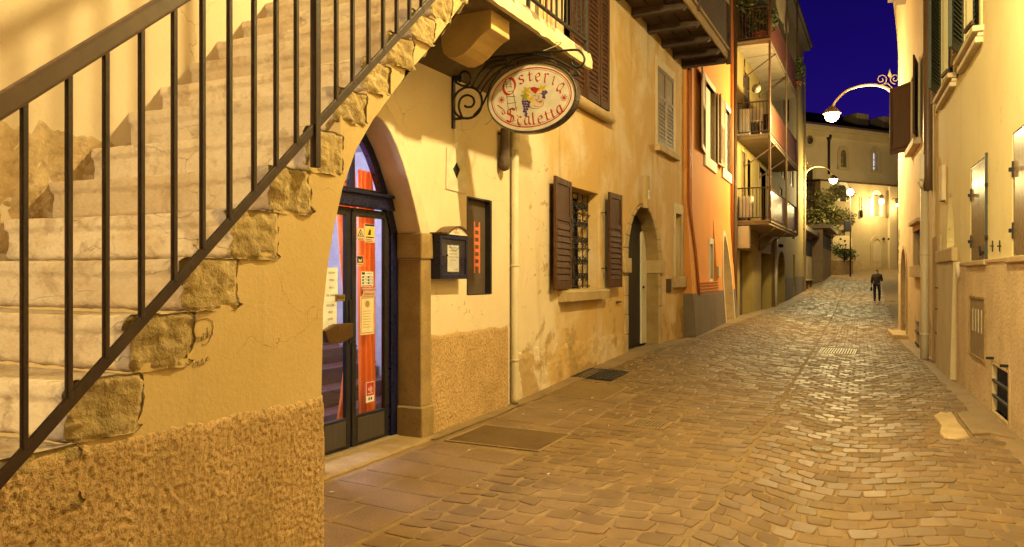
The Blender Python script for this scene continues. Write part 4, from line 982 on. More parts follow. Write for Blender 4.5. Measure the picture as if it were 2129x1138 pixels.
for c, N in (((958, 600), ((-32, 0), (-8, 0), (16, 0), (34, 8), (-28, 25), (-4, 27), (22, 30), (-20, 52), (6, 54), (28, 52), (-14, 78), (12, 80), (-4, 104), (4, 126), (-20, 102), (0, 145))), ((1150, 500), ((-14, 0), (10, -4), (-20, 22), (4, 20), (20, 6), (-8, 42), (-2, 60), (-14, 56)))):
    for j, (dx, dy) in enumerate(N):
        blob([(c[0] + dx + 13 * math.cos(i * PI / 5), c[1] + dy + 13 * math.sin(i * PI / 5)) for i in range(10)], 3, .0028 + .0001 * (j % 7))
blob([(1075, 600), (1130, 592), (1120, 612), (1100, 618)], 4, .0012)
obj('bacchus_drawing', m, [m_red, m_yel, m_grn, m_vio, m_redo, plain('drawn_skin', (.84, .66, .48), .6)], face, recalc=False)
m = MB(); nb = Nib(m, lambda a, b, o=0: Fs(a, b, o + .0034))
def pen(pts, w=.0045):
    q = [fz(*p) for p in pts]
    for a, b in zip(q, q[1:]): nb.stroke([a, b], w * .8, math.atan2(b[1] - a[1], b[0] - a[0]) + PI / 2, .001)
pen([(1030, 545), (1050, 535), (1062, 548)]); pen([(1090, 525), (1110, 515), (1122, 528)]); pen([(1080, 540), (1095, 570), (1070, 585), (1055, 575)]); pen([(1060, 592), (1090, 602), (1135, 588)])
pen([(1000, 600), (990, 640), (1010, 668), (1075, 676), (1130, 645), (1145, 600)]); pen([(1040, 640), (1065, 655), (1090, 650)]); pen([(935, 630), (950, 650)]); pen([(940, 735), (945, 745)])
for p in (((965, 495), (950, 450)), ((965, 495), (1000, 450)), ((965, 495), (915, 500)), ((950, 550), (910, 580)), ((1000, 580), (1030, 560)), ((1000, 580), (990, 620)), ((1130, 470), (1165, 425))): pen(p, .003)
obj('ink_lines', m, m_ink, face, recalc=False)
# two hangers between bracket and case
for zx in (870, 1260): m = MB(); a = S(zx, 190); m.tube([a, (a.x, YS, cz + rz * 1.02 * math.sqrt(max(0, 1 - ((a.x - cx) / rx) ** 2)))], .008, 6); obj('hanger', m, m_irond, sign)
m = MB(); m.tube(smooth([S(1085, 105), S(1200, 55), S(1290, 20), S(1325, -10), Vector((-2.86, 6.75, 3.72))]), .005, 6); obj('cable', m, m_pipe, label='pale cable looping from the landing edge to the sign bracket', cat='cable', loc=S(1200, 55))
m = MB(); m.tube(smooth([S(290, 735), S(298, 850), S(285, 950), S(255, 1010), S(235, 1080)]), .005, 6); m.tube(smooth([S(215, 880), S(225, 970), S(235, 1080)]), .0035, 5); m.tube(smooth([S(620, 755), S(590, 800), S(540, 840)]), .004, 5)
obj('cable', m, m_pipe, label='loose pale wire dangling below the scrolls of the sign bracket', cat='cable', loc=S(290, 950))
# ------------------------------------------------------------------ orange house
class Batter:
    def __init__(s, F, k, zt): s.F = F; s.k = k; s.zt = zt
    def at(s, u, z, o=0): return s.F.at(u, z, o + s.k * max(0, s.zt - z))
FOb = Batter(FO, .068, 3.0)
house = thing('orange_house', 'orange plastered house with a grey plinth, white framed windows and a narrow arched white doorway', 'house', FO.at(3, 0))
U = lambda px, o=0: FO.uv(px, 560, o)[0]
UE = 6.78
r0, r1 = U(1451, .1), U(1492, .11)
dc = (U(1503, .1) + U(1520, .1)) / 2; dh = (U(1520, .1) - U(1503, .1)) / 2
ZT = FO.uv(1511, 490, .1)[1]
m = MB(); m.holed(FOb, [(0, -.4), (UE, -.4), (UE, 3.0), (r1, 3.0), (r1, 1.38), (r0, 1.38), (r0, 3.0), (0, 3.0)], [arch(dc, dh + .05, .28, ZT - dh - .4, dh + .4, 1.9, 16)], .45)
w1, w2 = (U(1464), U(1486)), (U(1501), U(1519))
zz = lambda px, py: FO.uv(px, py)[1]
zb1, zt1 = zz(1475, 331), zz(1475, 178); zb2, zt2 = zz(1510, 357), zz(1510, 226)
s0, s1 = U(1475), U(1481.5); sz0, sz1 = zz(1478, 580), zz(1478, 508)
m.holed(FO, [(r0, 1.38), (r1, 1.38), (r1, 3.0), (UE, 3.0), (UE, 10), (0, 10), (0, 3.0), (r0, 3.0)], [rect(*w1, zb1, zt1), rect(*w2, zb2, zt2), rect(s0, s1, sz0, sz1)], .35)
obj('wall', m, m_orange, house)
m = MB()
for a, b in ((-.012, dc - dh - .10), (dc + dh + .10, UE)):
    m.hexa([FOb.at(a, -.3, -.3), FOb.at(b, -.3, -.3), FOb.at(b, -.3, .014), FOb.at(a, -.3, .014), FOb.at(a, 1.14, -.3), FOb.at(b, 1.14, -.3), FOb.at(b, 1.14, .014), FOb.at(a, 1.14, .014)])
obj('plinth', m, m_plinthd, house)
m = MB(); ring(m, FOb, dc, dh, .25, ZT - dh - .4, dh + .4, .14, -.42, .02, 1.9); ds = obj('door_surround', m, m_stonel, house, bevel=.008)
m = MB(); m.prism([FOb.at(u, z, -.44) for u, z in arch(dc, dh + .03, .25, ZT - dh - .4, dh + .42, 1.9)], FO.n * .05); obj('arched_door', m, m_stonel, house)
m_woodl = surf('tan_shutter', (.50, .33, .16), (.42, .27, .13), 2, stretch=(6, 6, .6), rough=.6, bump=.2, bscale=30, bdist=.001)
def win_o(w, zb, zt):
    f = MB()
    for (a, b, c, d) in ((w[0] - .07, w[1] + .07, zt, zt + .13), (w[0] - .07, w[0], zb, zt), (w[1], w[1] + .07, zb, zt)): f.fb(FO, a, b, c, d, -.25, .02)
    win = obj('window', f, m_white, house, bevel=.004)
    f = MB(); f.fb(FO, w[0] - .09, w[1] + .09, zb - .26, zb, -.25, .05); obj('sill', f, m_white, win, bevel=.006)
    f = MB(); f.fb(FO, w[0], w[1], zb, zt, -.2, -.09); obj('pane', f, m_white, win)
    W = (w[1] - w[0]) * .62
    f = MB(); shutter(f, FO.at(w[0] - .02, zb, .05), FO.at(-W, 0, .09) - FO.at(0, 0, 0), 1, zt - zb, W, 22, .4); obj('shutter', f, m_woodl, win, bevel=.003)
    f = MB(); shutter(f, FO.at(w[1] + .05, zb, .05), FO.at(W, 0, .05) - FO.at(0, 0, 0), 1, zt - zb, W, 22, .4); obj('shutter', f, m_woodl, win, bevel=.003)
win_o(w1, zb1, zt1); win_o(w2, zb2, zt2)
f = MB()
for (a, b, c, d) in ((s0 - .10, s0, sz0, sz1), (s1, s1 + .10, sz0, sz1), (s0 - .10, s1 + .10, sz1, sz1 + .14), (s0 - .1, s1 + .1, sz0 - .06, sz0)): f.fb(FO, a, b, c, d, -.2, .02)
win = obj('window', f, m_white, house, bevel=.003); f = MB(); f.fb(FO, s0, s1, sz0, sz1, -.2, -.15); obj('pane', f, plain('blue_glass', (.16, .15, .2), .2), win)
m = MB()
for i in range(5):
    z = 1.36 - .065 * i; m.hexa([FOb.at(r0 + .02, z - .022, -.02), FOb.at(r1 - .02, z - .022, -.02), FOb.at(r1 - .02, z - .022, .018), FOb.at(r0 + .02, z - .022, .018), FOb.at(r0 + .02, z, -.02), FOb.at(r1 - .02, z, -.02), FOb.at(r1 - .02, z, .018), FOb.at(r0 + .02, z, .018)])
obj('ledge_ribs', m, surf('dark_orange', (.42, .12, .03), (.36, .1, .03), 2), house)
m = MB(); 
m.tube([FO.at(.16, 9, .03), FO.at(.17, 3.05, .03), FOb.at(.55, 2.0, .03), FOb.at(.62, 1.1, .03)], .03, 8); m.tube([FO.at(.40, 9, .02), FO.at(.42, 3.0, .02), FOb.at(.70, 1.36, .02)], .018, 6)
obj('cable_duct', m, surf('orange_duct', (.45, .15, .04), (.4, .13, .04), 2, rough=.5), label='pair of orange painted ducts at the near corner of the orange house', cat='duct', loc=FO.at(.6, 1.1))
m = MB(); m.fb(FO, U(1493, .12), U(1497, .12), zz(1495, 575), zz(1495, 555), -.02, .14); obj('name_plate', m, m_stonel, house)
# brown downpipe between the orange and the balcony house
m = MB(); p = FO.at(UE + .05, 0, .1); m.tube([p + Vector((0, 0, g)) for g in (.3, 1.8, 10.0)], .075, 12)
dp = obj('downpipe', m, m_pipeb, label='tall dark brown downpipe between the orange house and the balcony house', cat='downpipe', loc=p + Vector((0, 0, .3)))
m = MB(); m.tube([FO.at(UE - .12, z, .05) for z in (1.9, 10)], .04, 8); obj('downpipe', m, surf('orange_pipe', (.55, .2, .06), (.5, .18, .05), 2, rough=.5), label='thin orange pipe at the far edge of the orange house', cat='downpipe', loc=FO.at(UE - .12, 1.9, .05))

# ------------------------------------------------------------------ house with iron balconies
houseG = thing('balcony_house', 'tall yellow house with three stacked iron balconies beyond the orange house', 'house', FG.at(6, .3))
V = lambda px, py=560, o=0: FG.uv(px, py, o)
def gx(px): return V(px)[0]
def gz(px, py): return V(px, py)[1]
ops = []
def op(pa, pb, pyt, z0=.2):
    a, b = gx(pa), gx(pb); z = gz((pa + pb) / 2, pyt); ops.append(rect(a, b, z0, z)); return a, b, z
o1 = op(1538, 1565, 520); o2 = op(1583, 1604, 527); oa = (gx(1618), gx(1632)); za = gz(1624, 522)
ac, ah = (oa[0] + oa[1]) / 2, (oa[1] - oa[0]) / 2
slit = (gx(1649), gx(1652.5))
Z1, Z2, Z3 = 3.13, 5.62, 8.35
uppers = [(1541, 1549, Z1, 2.15), (1553, 1560, Z1 + .05, 2.0), (1577, 1592, Z1, 2.15), (1594, 1603, Z1, 2.1), (1620, 1626, Z1 + .5, 1.5), (1648, 1651, Z1 + .1, 1.4), (1546, 1558, Z2, 2.2), (1611, 1617, Z2, 2.2), (1625, 1633, Z2, 2.2), (1643, 1649, Z2, 2.2), (1580, 1600, Z3, 2.2), (1630, 1640, Z3, 2.2)]
hol = ops + [arch(ac, ah, .25, za - ah * .6, ah * .6, 2, 12), rect(*slit, 1.0, gz(1651, 530))] + [rect(gx(a), gx(b), z + .02, z + h) for a, b, z, h in uppers]
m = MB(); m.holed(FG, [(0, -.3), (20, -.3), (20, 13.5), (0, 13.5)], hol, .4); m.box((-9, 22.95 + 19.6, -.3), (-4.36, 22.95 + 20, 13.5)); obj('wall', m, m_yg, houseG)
m = MB(); a = gx(1634)
m.fb(FG, a, slit[0] - .05, -.2, 1.35 + .1, -.05, .02); m.fb(FG, slit[1] + .05, 20, -.2, 1.5, -.05, .02); obj('plinth', m, m_plinthd, houseG)
m = MB(); m.fb(FG, o1[0] + .01, o1[1] - .01, .2, o1[2], -.38, -.33)
for i in range(9): u = lerp(o1[0], o1[1], (i + .5) / 9); m.fb(FG, u - .05, u + .05, .3, o1[2] - .02, -.33, -.31)
obj('garage_door', m, surf('grey_slats', (.16, .11, .07), (.12, .085, .055), 3, rough=.6), houseG, bevel=.004)
m = MB(); m.fb(FG, o2[0] + .01, o2[1] - .01, .2, o2[2], -.39, -.34); obj('door', m, m_dark, houseG)
m = MB(); m.prism([FG.at(u, z, -.38) for u, z in arch(ac, ah + .02, .25, za - ah * .6, ah * .6, 2, 12)], FG.n * .05); obj('arched_door', m, m_wood, houseG)
m = MB(); m.fb(FG, *slit, 1.0, gz(1651, 530), -.38, -.34); obj('slit_pane', m, m_dark, houseG)
cols = [m_wood2, m_dark, m_white, m_wood2, m_wood2, m_wood2, m_oldwood, m_wood2, m_wood, m_wood2, m_wood2, m_oldwood]
for (a, b, z, h), c in zip(uppers, cols):
    a, b = gx(a), gx(b); f = MB()
    for (p, q, r, s_) in ((a - .07, a, z + .02, z + h), (b, b + .07, z + .02, z + h), (a - .07, b + .07, z + h, z + h + .1)): f.fb(FG, p, q, r, s_, -.15, .02)
    win = obj('window', f, m_yg, houseG)
    f = MB()
    if c in (m_dark, m_white): f.fb(FG, a, b, z + .02, z + h, -.25, -.2)
    else:
        hw = (b - a) / 2
        for q in (a + .004, a + hw + .002): shutter(f, FG.at(q, z + .03, -.06), FG.u, 1, h - .03, hw - .006, 16, .1)
    obj('shutter' if c not in (m_dark, m_white) else 'pane', f, c, win)
XB, YB0, YB1 = -3.07, 23.12, 30.9
poles = [hitX(px, 560, XB).y for px in (1603.5, 1633, 1656)]
m_mesh = surf('red_brown_panel', (.24, .085, .04), (.18, .065, .032), 1.5, stretch=(1, 8, 8), rough=.6, bump=.4, bscale=40, bdist=.003, fine=.5)
for i, (z, mat_) in enumerate(((Z1, surf('brown_glass_panel', (.13, .085, .05), (.10, .065, .04), .8, rough=.25, spec=.6, bump=.05)), (Z2, m_mesh), (Z3, m_mesh))):
    m = MB(); m.box((-3.95, YB0, z - .13), (XB, YB1, z)); m.box((-3.95, YB0 - .03, z - .05), (XB + .03, YB1 + .03, z - .0)); 
    b_ = obj('balcony', m, m_conc, houseG, bevel=.008)
    m = MB(); m.box((XB - .012, YB0 + .02, z + .07), (XB + .005, YB1 - .02, z + .92)); obj('front_panel', m, mat_, b_)
    m = MB(); m.box((XB - .025, YB0, z + .92), (XB + .02, YB1, z + .955)); m.box((-3.95, YB0, z + .92), (XB - .025, YB0 + .035, z + .955)); m.box((-3.95, YB0, z + .06), (XB, YB0 + .03, z + .09))
    for j in range(9): x = lerp(-3.9, XB - .05, j / 8); m.box((x - .008, YB0 + .008, z + .09), (x + .008, YB0 + .024, z + .92))
    obj('railing', m, m_rust, b_)
    for y in (YB0 + 1.2, YB0 + 4.2): m = MB(); m.bar((-3.93, y, z - .75), (XB + .06, y, z - .14), .03, .03); m.bar((-3.93, y, z - .75), (-3.93, y, z - .2), .03, .03); obj('brace', m, m_rust, b_)
for y in [YB0 + .02] + poles[1:]:
    m = MB(); m.tube([(XB + .03, y, Z1 - .1), (XB + .03, y, 12.5)], .035, 8); obj('pole', m, m_pipeb, houseG)
m = MB(); m.tube([FG.at(gx(1610), .3, .06), FG.at(gx(1610), 2.98, .06)], .06, 8); obj('downpipe', m, m_pipe, label='pale downpipe under the lowest balcony of the yellow house', cat='downpipe', loc=FG.at(gx(1610), .3, .06))
m = MB(); m.tube([FG.at(19.9, z, .08) for z in (.5, 5, 12.5)], .05, 8); obj('downpipe', m, m_pipe, label='pale downpipe at the far corner of the yellow balcony house', cat='downpipe', loc=FG.at(19.9, .5, .08))
m = MB(); m.box((-3.99, 22.9, 13.3), (-3.6, 43, 13.45)); m.box((-10, 22.9, 13.45), (-3.5, 43, 13.6)); obj('eaves', m, m_oldwood, houseG)
# things on the balconies
def stand(name, label, cat, mb, mats, loc, **k): return obj(name, mb, mats, label=label, cat=cat, loc=loc, **k)
m = MB(); p = Vector((-3.80, YB0 + .14, 0))
m.box((-3.93, YB0 + .10, Z1 + .08), (-3.55, YB0 + .42, Z1 + .72)); m.box((-3.90, YB0 + .085, Z1 + .14), (-3.60, YB0 + .10, Z1 + .66)); stand('air_conditioner', 'white boxy air conditioner at the near end of the lowest balcony', 'air conditioner', m, m_white, (-3.75, YB0 + .2, Z1), bevel=.01)
m = MB(); m.box((-3.94, YB0 - .02, Z1 - .80), (-3.62, YB0 + .3, Z1 - .16)); m.box((-3.91, YB0 - .035, Z1 - .74), (-3.66, YB0 - .02, Z1 - .22)); stand('meter_cabinet', 'pale meter cabinet on the wall under the lowest balcony', 'cabinet', m, m_white, (-3.8, YB0 + .2, Z1 - .8), bevel=.01)
def chair(name, label, x, y, z, mat):
    t = thing(name, label, 'chair', (x, y, z), 'chairs on the middle balcony')
    m = MB(); m.box((x - .2, y - .2, z + .42), (x + .2, y + .2, z + .45)); obj('seat', m, mat, t, bevel=.01)
    m = MB(); m.box((x - .2, y + .17, z + .45), (x + .2, y + .2, z + .88)); obj('backrest', m, mat, t, bevel=.01)
    for a in (-.18, .18):
        for b in (-.18, .18): m = MB(); m.tube([(x + a, y + b, z), (x + a * .95, y + b * .95, z + .43)], .014, 6); obj('leg', m, mat, t)
chair('balcony_chair', 'pale chair standing behind the side rail of the middle balcony', -3.5, YB0 + .45, Z2, m_white)
chair('balcony_chair', 'dark chair standing farther along the middle balcony', -3.35, YB0 + 1.4, Z2, m_oldwood)
m = MB()
for i in range(4): m.box((-3.93 + .085 * i, YB0 + .1, Z2 + .02), (-3.93 + .085 * i + .075, YB0 + .14, Z2 + .78))
stand('drying_rack', 'white slatted panel leaning at the near corner of the middle balcony', 'rack', m, m_white, (-3.8, YB0 + .12, Z2))
m = MB(); c = Vector((-3.55, YB0 + 1.0, Z2 + 1.55)); m.lathe(c, [(.02, -.012), (.085, .012), (.135, .05)], 14, 0, Matrix.Rotation(R(100), 3, 'X')); m.tube([c, c + Vector((-.38, .1, -.05))], .015, 6)
stand('satellite_dish', 'small satellite dish on the wall above the middle balcony', 'satellite dish', m, plain('dish_grey', (.35, .3, .24), .5), c)
def leafball(mb, c, r, n, size=.05, sc=(1, 1, 1), mi=0, rnd=random):
    for _ in range(n):
        d = Vector((rnd.gauss(0, 1), rnd.gauss(0, 1), rnd.gauss(0, 1))).normalized() * r * (rnd.random() ** .45)
        p = Vector(c) + Vector((d.x * sc[0], d.y * sc[1], d.z * sc[2]))
        a = Vector((rnd.gauss(0, 1), rnd.gauss(0, 1), rnd.gauss(0, .6))).normalized(); b = a.orthogonal().normalized(); b.rotate(Matrix.Rotation(rnd.random() * 6.28, 3, a))
        s_ = size * (.6 + .8 * rnd.random())
        mb.add([p - a * s_, p + b * s_ * .45, p + a * s_, p - b * s_ * .45], [(0, 1, 2, 3)], mi)
def pot_plant(name, label, x, y, z, r, h, n, mat=m_terra, sc=(1, 1, 1), group=None):
    t = thing(name, label, 'plant', (x, y, z), group)
    m = MB(); m.lathe((x, y, z), [(r * .6, 0), (r * .9, r * 1.3), (r, r * 1.3), (r, r * 1.5), (r * .85, r * 1.5), (r * .8, r * 1.35)], 14); obj('pot', m, mat, t)
    m = MB(); leafball(m, (x, y, z + r * 1.5 + h * .5), h * .6, n, .07, sc); obj('foliage', m, m_leaf, t, recalc=False)
    m = MB(); m.tube([(x, y, z + r), (x + .03, y, z + r * 1.5 + h * .6)], .012, 5); obj('stem', m, m_bark, t)
pot_plant('potted_plant', 'large dark leafy plant in a red pot on the top balcony', -3.35, YB0 + .6, Z3, .24, .75, 420, m_terra, (1.1, 1.5, 1))
pot_plant('potted_plant', 'dark trailing plant beside the wall at the near end of the top balcony', -3.75, YB0 + .5, Z3 + .5, .14, .9, 420, m_oldwood, (1, 1.6, 1.1))
pot_plant('potted_plant', 'light green plant spilling over the far end of the top balcony', XB + .10, YB1 - .35, Z3 + .25, .12, .6, 220, m_terra, (.7, 1, 1.7))
m = MB(); k = 12; vs = []
for j in range(k + 1):
    for i in range(9): vs.append((XB + .02 - .04 * math.sin(i * 1.7 + j * .3), lerp(24.6, 27.6, i / 8), Z3 + 2.6 - 1.25 * j / k - .10 * math.sin(i * 2.1) * j / k))
m.add(vs, [(j * 9 + i, j * 9 + i + 1, (j + 1) * 9 + i + 1, (j + 1) * 9 + i) for j in range(k) for i in range(8)], 0, True)
stand('sun_awning', 'pale cloth awning hanging down above the top balcony', 'awning', m, cloth('awning_cloth', (.62, .50, .30), .2), (XB, 26, Z3 + 2.6), recalc=False)
m = MB(); c = FG.at(gx(1614), Z1 - .42, .18); m.ball(c, .1, sc=(1, 1.6, .8)); m.tube([c, c + Vector((-.2, 0, .08))], .02, 6); stand('security_camera', 'small round camera under the far half of the lowest balcony', 'camera', m, m_iron, c)

# ------------------------------------------------------------------ kiosks, planter, tree
def kiosk(label, y0, y1, xw, xe, zf, ze, wood):
    t = thing('flat_roofed_kiosk', label, 'kiosk', (xw - 1.5, (y0 + y1) / 2, zf))
    m = MB(); m.box((xw - 3, y0, zf - .6), (xw, y1, ze - .25)); obj('wall', m, wood, t)
    m = MB(); m.box((xw - 3.2, y0 - .5, ze - .25), (xe, y1 + .3, ze)); obj('roof', m, m_conc, t, bevel=.02)
    m = MB(); m.box((xw - .02, y0 + .4, ze - 1.5), (xw + .012, y1 - .8, ze - .5)); w = obj('window', m, m_dark, t)
    m = MB()
    for i in range(6): y = lerp(y0 + .4, y1 - .8, i / 5); m.box((xw, y - .04, ze - 1.5), (xw + .03, y + .04, ze - .5))
    obj('mullions', m, m_oldwood, w)
    m = MB()
    for i in range(int((y1 - y0) / .45)): y = y0 + .2 + .45 * i; m.box((xw, y - .03, zf - .2), (xw + .02, y + .03, ze - 1.55))
    obj('battens', m, wood, t)
    return t
kiosk('nearer flat roofed kiosk of pale boards beyond the balcony house', 43.2, 52.6, -4.3, -3.9, .85, 4.25, surf('pale_boards', (.50, .39, .24), (.4, .3, .18), 1.5, rough=.8, bump=.3))
kiosk('farther dark flat roofed kiosk with a wide eave next to the stone planter', 53.6, 62, -3.75, -3.3, 1.1, 4.85, surf('dark_boards', (.28, .20, .12), (.22, .15, .09), 1.5, rough=.8, bump=.3))
t = thing('bench', 'long bench in front of the nearer kiosk', 'bench', (-4.0, 46, G(-4, 46)))
m = MB(); m.box((-4.2, 43.6, G(-4, 46) + .42), (-3.85, 48, G(-4, 46) + .48)); obj('seat', m, m_fascia, t, bevel=.01)
for y in (43.8, 45.8, 47.8): m = MB(); m.box((-4.15, y - .05, G(-4, y) - .1), (-3.9, y + .05, G(-4, 46) + .42)); obj('leg', m, m_conc, t)
t = thing('stone_planter', 'low stone planter full of shrubs at the end of the kiosks', 'planter', (-3.0, 64, 1.7))
m = MB(); m.prism([(-3.9, 62.5, 1.2), (-3.3, 62.5, 1.2), (-2.45, 67, 1.2), (-3.9, 68.5, 1.2)], (0, 0, 1.55)); obj('wall', m, m_stone2, t, bevel=.04)
m = MB()
for i in range(9): leafball(m, (-3.5 + .1 * i + random.gauss(0, .1), 63 + .45 * i, 3.1 + random.random() * .6), .55, 110, .10)
obj('shrubs', m, m_leaf, t, recalc=False)
t = thing('notice_board', 'pale rounded notice board on a post above the stone planter', 'notice board', (-3.0, 63.6, 2.7))
m = MB(); m.prism([Vector((-3.0, 63.7, 4.1)) + Vector((a, 0, b)) for a, b in ((-.75, -.35), (-.6, -.5), (.45, -.5), (.6, -.3), (.6, .3), (.3, .5), (-.5, .5), (-.75, .3))], (0, .05, 0)); obj('board', m, m_paper2, t)
for a, b in ((-.2, .25), (.1, .1), (.15, -.2), (-.2, -.25)): m = MB(); m.ball((-3.0 + a, 63.69, 4.1 + b), .08, sc=(1, .2, 1)); obj('mark', m, m_ink, t)
m = MB(); m.tube([(-2.95, 63.78, 2.6), (-2.95, 63.78, 6.0)], .05, 8); obj('post', m, m_iron, t)
m = MB(); m.box((-2.92, 63.6, 4.9), (-2.45, 63.9, 5.75)); m.box((-2.88, 63.57, 4.95), (-2.49, 63.6, 5.70)); stand('loudspeaker_box', 'dark square box fixed beside the post above the planter', 'box', m, m_irond, (-2.7, 63.8, 4.9), bevel=.02)
t = thing('street_tree', 'bushy green tree rising behind the kiosk roofs below the far lamps', 'tree', (-4.4, 66, 1.8))
m = MB(); m.tube([(-4.4, 66, 1.5), (-4.35, 66, 3), (-4.3, 66, 4.6), (-4.0, 65.9, 6.6)], [.17, .14, .11, .05], 9)
limbs = [((-4.3, 66, 4.2), (-5.5, 65.6, 5.9)), ((-4.3, 66, 4.4), (-3.2, 66.2, 5.6)), ((-4.2, 66, 5), (-4.8, 66.6, 7)), ((-4.1, 66, 5.2), (-3.4, 65.6, 6.6))]
for a, b in limbs: m.tube([a, (Vector(a) + Vector(b)) / 2 + Vector((0, 0, .2)), b], [.07, .05, .02], 6)
obj('trunk', m, m_bark, t)
m = MB(); rr = random.Random(3)
for i in range(48):
    a = rr.random() * 6.28; q = 1.8 * rr.random() ** .5; leafball(m, (-4.25 + q * math.cos(a), 66 + q * math.sin(a) * .8, 6.5 + rr.gauss(0, .9) - .15 * q), .5, 110, .13, (1.2, 1.2, .8), 0, rr)
obj('crown', m, surf('tree_leaf', (.16, .15, .045), (.22, .19, .065), 2, rough=.55, bump=0), t, recalc=False)

# ------------------------------------------------------------------ church-like building closing the street
FB = Fac(-2.1, 77, -37.7, 1)
ch = thing('church_building', 'large grey building with round and arched windows closing the end of the street', 'building', FB.at(0, 2.1))
c = lambda px, py, o=0: FB.uv(px, py, o)
zc = c(1760, 270)[1]
def awin(px, py, w, h): 
    u, z = c(px, py); sc_ = (FB.at(u, z) - CAMP).dot(FWD) / FPX / .80
    return u, z, w * sc_ / 2, h * sc_ * .8 / 2
uw = [awin(1682, 368, 15, 42), awin(1753, 330, 13, 36), awin(1820, 334, 13, 40)]
ru, rz_, rr_, _ = awin(1683, 291, 15, 15)
rloop = [(ru + rr_ * math.cos(i * PI / 10), rz_ + rr_ * math.sin(i * PI / 10)) for i in range(20)]
m = MB(); m.holed(FB, [(-20, 0), (16, 0), (16, zc), (-20, zc)], [rloop] + [arch(u, hw, z - hh, z + hh - hw, hw, 2, 12) for u, z, hw, hh in uw], .5); obj('wall', m, m_far, ch)
def glazed(u, z, hw, hh, mat):
    m = MB(); ring(m, FB, u, hw, z - hh, z + hh - hw, hw, .38, -.3, .06, 2, 12); m.fb(FB, u - hw - .4, u + hw + .4, z - hh - .25, z - hh, -.3, .15); w = obj('window', m, m_white if False else m_farlo, ch)
    m = MB(); m.fb(FB, u - hw, u + hw, z - hh, z + hh, -.48, -.42); obj('pane', m, mat, w)
    m = MB(); m.fb(FB, u - .05, u + .05, z - hh, z + hh, -.41, -.34)
    for q in (.1, .45): m.fb(FB, u - hw, u + hw, z - hh + 2 * hh * (q + .1), z - hh + 2 * hh * (q + .1) + .07, -.40, -.35)
    obj('glazing_bars', m, m_farlo, w); return w
glazed(*uw[0], m_dark); glazed(*uw[1], plain('dusk_glass', (.10, .08, .06), .3)); glazed(*uw[2], emit('lit_window', (.62, .66, 1.0), .9))
m = MB(); n = 20
a = [FB.at(u, z, .06) for u, z in rloop]; b = [FB.at(ru + (u - ru) * 1.7, rz_ + (z - rz_) * 1.7, .06) for u, z in rloop]; b2 = [FB.at(ru + (u - ru) * 1.7, rz_ + (z - rz_) * 1.7, -.1) for u, z in rloop]; a2 = [FB.at(u, z, -.3) for u, z in rloop]
for p, q in ((a, b), (b, b2), (a2, a)): m.add(p + q, [(i, (i + 1) % n, n + (i + 1) % n, n + i) for i in range(n)])
w = obj('round_window', m, m_farlo, ch); m = MB(); m.fb(FB, ru - rr_, ru + rr_, rz_ - rr_, rz_ + rr_, -.45, -.4); obj('pane', m, m_dark, w)
m = MB()
for i in range(3): m.bar(FB.at(ru - rr_ * math.cos(i * PI / 3), rz_ - rr_ * math.sin(i * PI / 3), -.33), FB.at(ru + rr_ * math.cos(i * PI / 3), rz_ + rr_ * math.sin(i * PI / 3), -.33), .06, .05)
obj('glazing_bars', m, m_farlo, w)
m = MB(); m.fb(FB, -20, 16, zc - .9, zc - .4, -.1, .25); m.fb(FB, -20, 16, zc - .4, zc, -.1, .55); obj('cornice', m, m_farlo, ch, bevel=.03)
m = MB(); m.hexa([FB.at(-20, zc, .6), FB.at(16, zc, .6), FB.at(16, zc + 3.0, -7), FB.at(-20, zc + 3.0, -7), FB.at(-20, zc + .15, .6), FB.at(16, zc + .15, .6), FB.at(16, zc + 3.2, -7), FB.at(-20, zc + 3.2, -7)]); roof = obj('roof', m, m_roof, ch)
for px, py, w_ in ((1787, 250, .8), (1846, 257, 1.1)):
    u, z = c(px, py, -2); m = MB(); m.fb(FB, u - w_, u + w_, z - .75, z + .55, -3.2, -1.6); d = obj('dormer', m, m_farlo, roof, bevel=.05)
# lower wing in front of it
lo = 1.6; ul = c(1706, 400, lo)[0]; zl = c(1780, 382, lo)[1]
FL = Fac(*(FB.at(0, 0, lo).xy), -37.7, 1)
cl = lambda px, py: FL.uv(px, py)
def aw2(px, py, w, h):
    u, z = cl(px, py); s_ = (FL.at(u, z) - CAMP).dot(FWD) / FPX; return u, z, w * s_ / 2 / .8, h * s_ / 2
aA = aw2(1822, 427, 15, 46); aB = aw2(1752, 402, 14, 34); dB = aw2(1822, 528, 19, 62)
m = MB(); m.holed(FL, [(ul, 0), (16, 0), (16, zl), (ul, zl)], [arch(u, hw, z - hh, z + hh - hw, hw, 2, 12) for u, z, hw, hh in (aA, aB)], .6); wing = obj('low_wing_wall', m, m_farlo, ch)
m = MB(); m.hexa([FL.at(ul - .3, zl, .25), FL.at(16, zl, .25), FL.at(16, zl + .15, -1.59), FL.at(ul - .3, zl + .15, -1.59), FL.at(ul - .3, zl + .12, .25), FL.at(16, zl + .12, .25), FL.at(16, zl + .27, -1.59), FL.at(ul - .3, zl + .27, -1.59)]); obj('low_wing_roof', m, m_roof, ch)
for u, z, hw, hh in (aA, aB):
    m = MB(); ring(m, FL, u, hw, z - hh, z + hh - hw, hw, .35, -.3, .05, 2, 12); w = obj('window', m, m_white, ch)
    m = MB(); m.fb(FL, u - hw, u + hw, z - hh, z + hh, -.55, -.5); obj('pane', m, m_farlo if (u, z) == aA[:2] else m_dark, w)
u, z, hw, hh = dB
m = MB(); ring(m, FL, u, hw, z - hh, z + hh - hw, hw, .3, -.05, .08, 2, 12); w = obj('blind_arch', m, m_farlo, ch); m = MB(); m.prism([FL.at(a_, b_, .012) for a_, b_ in arch(u, hw, z - hh, z + hh - hw, hw, 2, 12)], FL.n * .01); obj('infill', m, m_far, w)
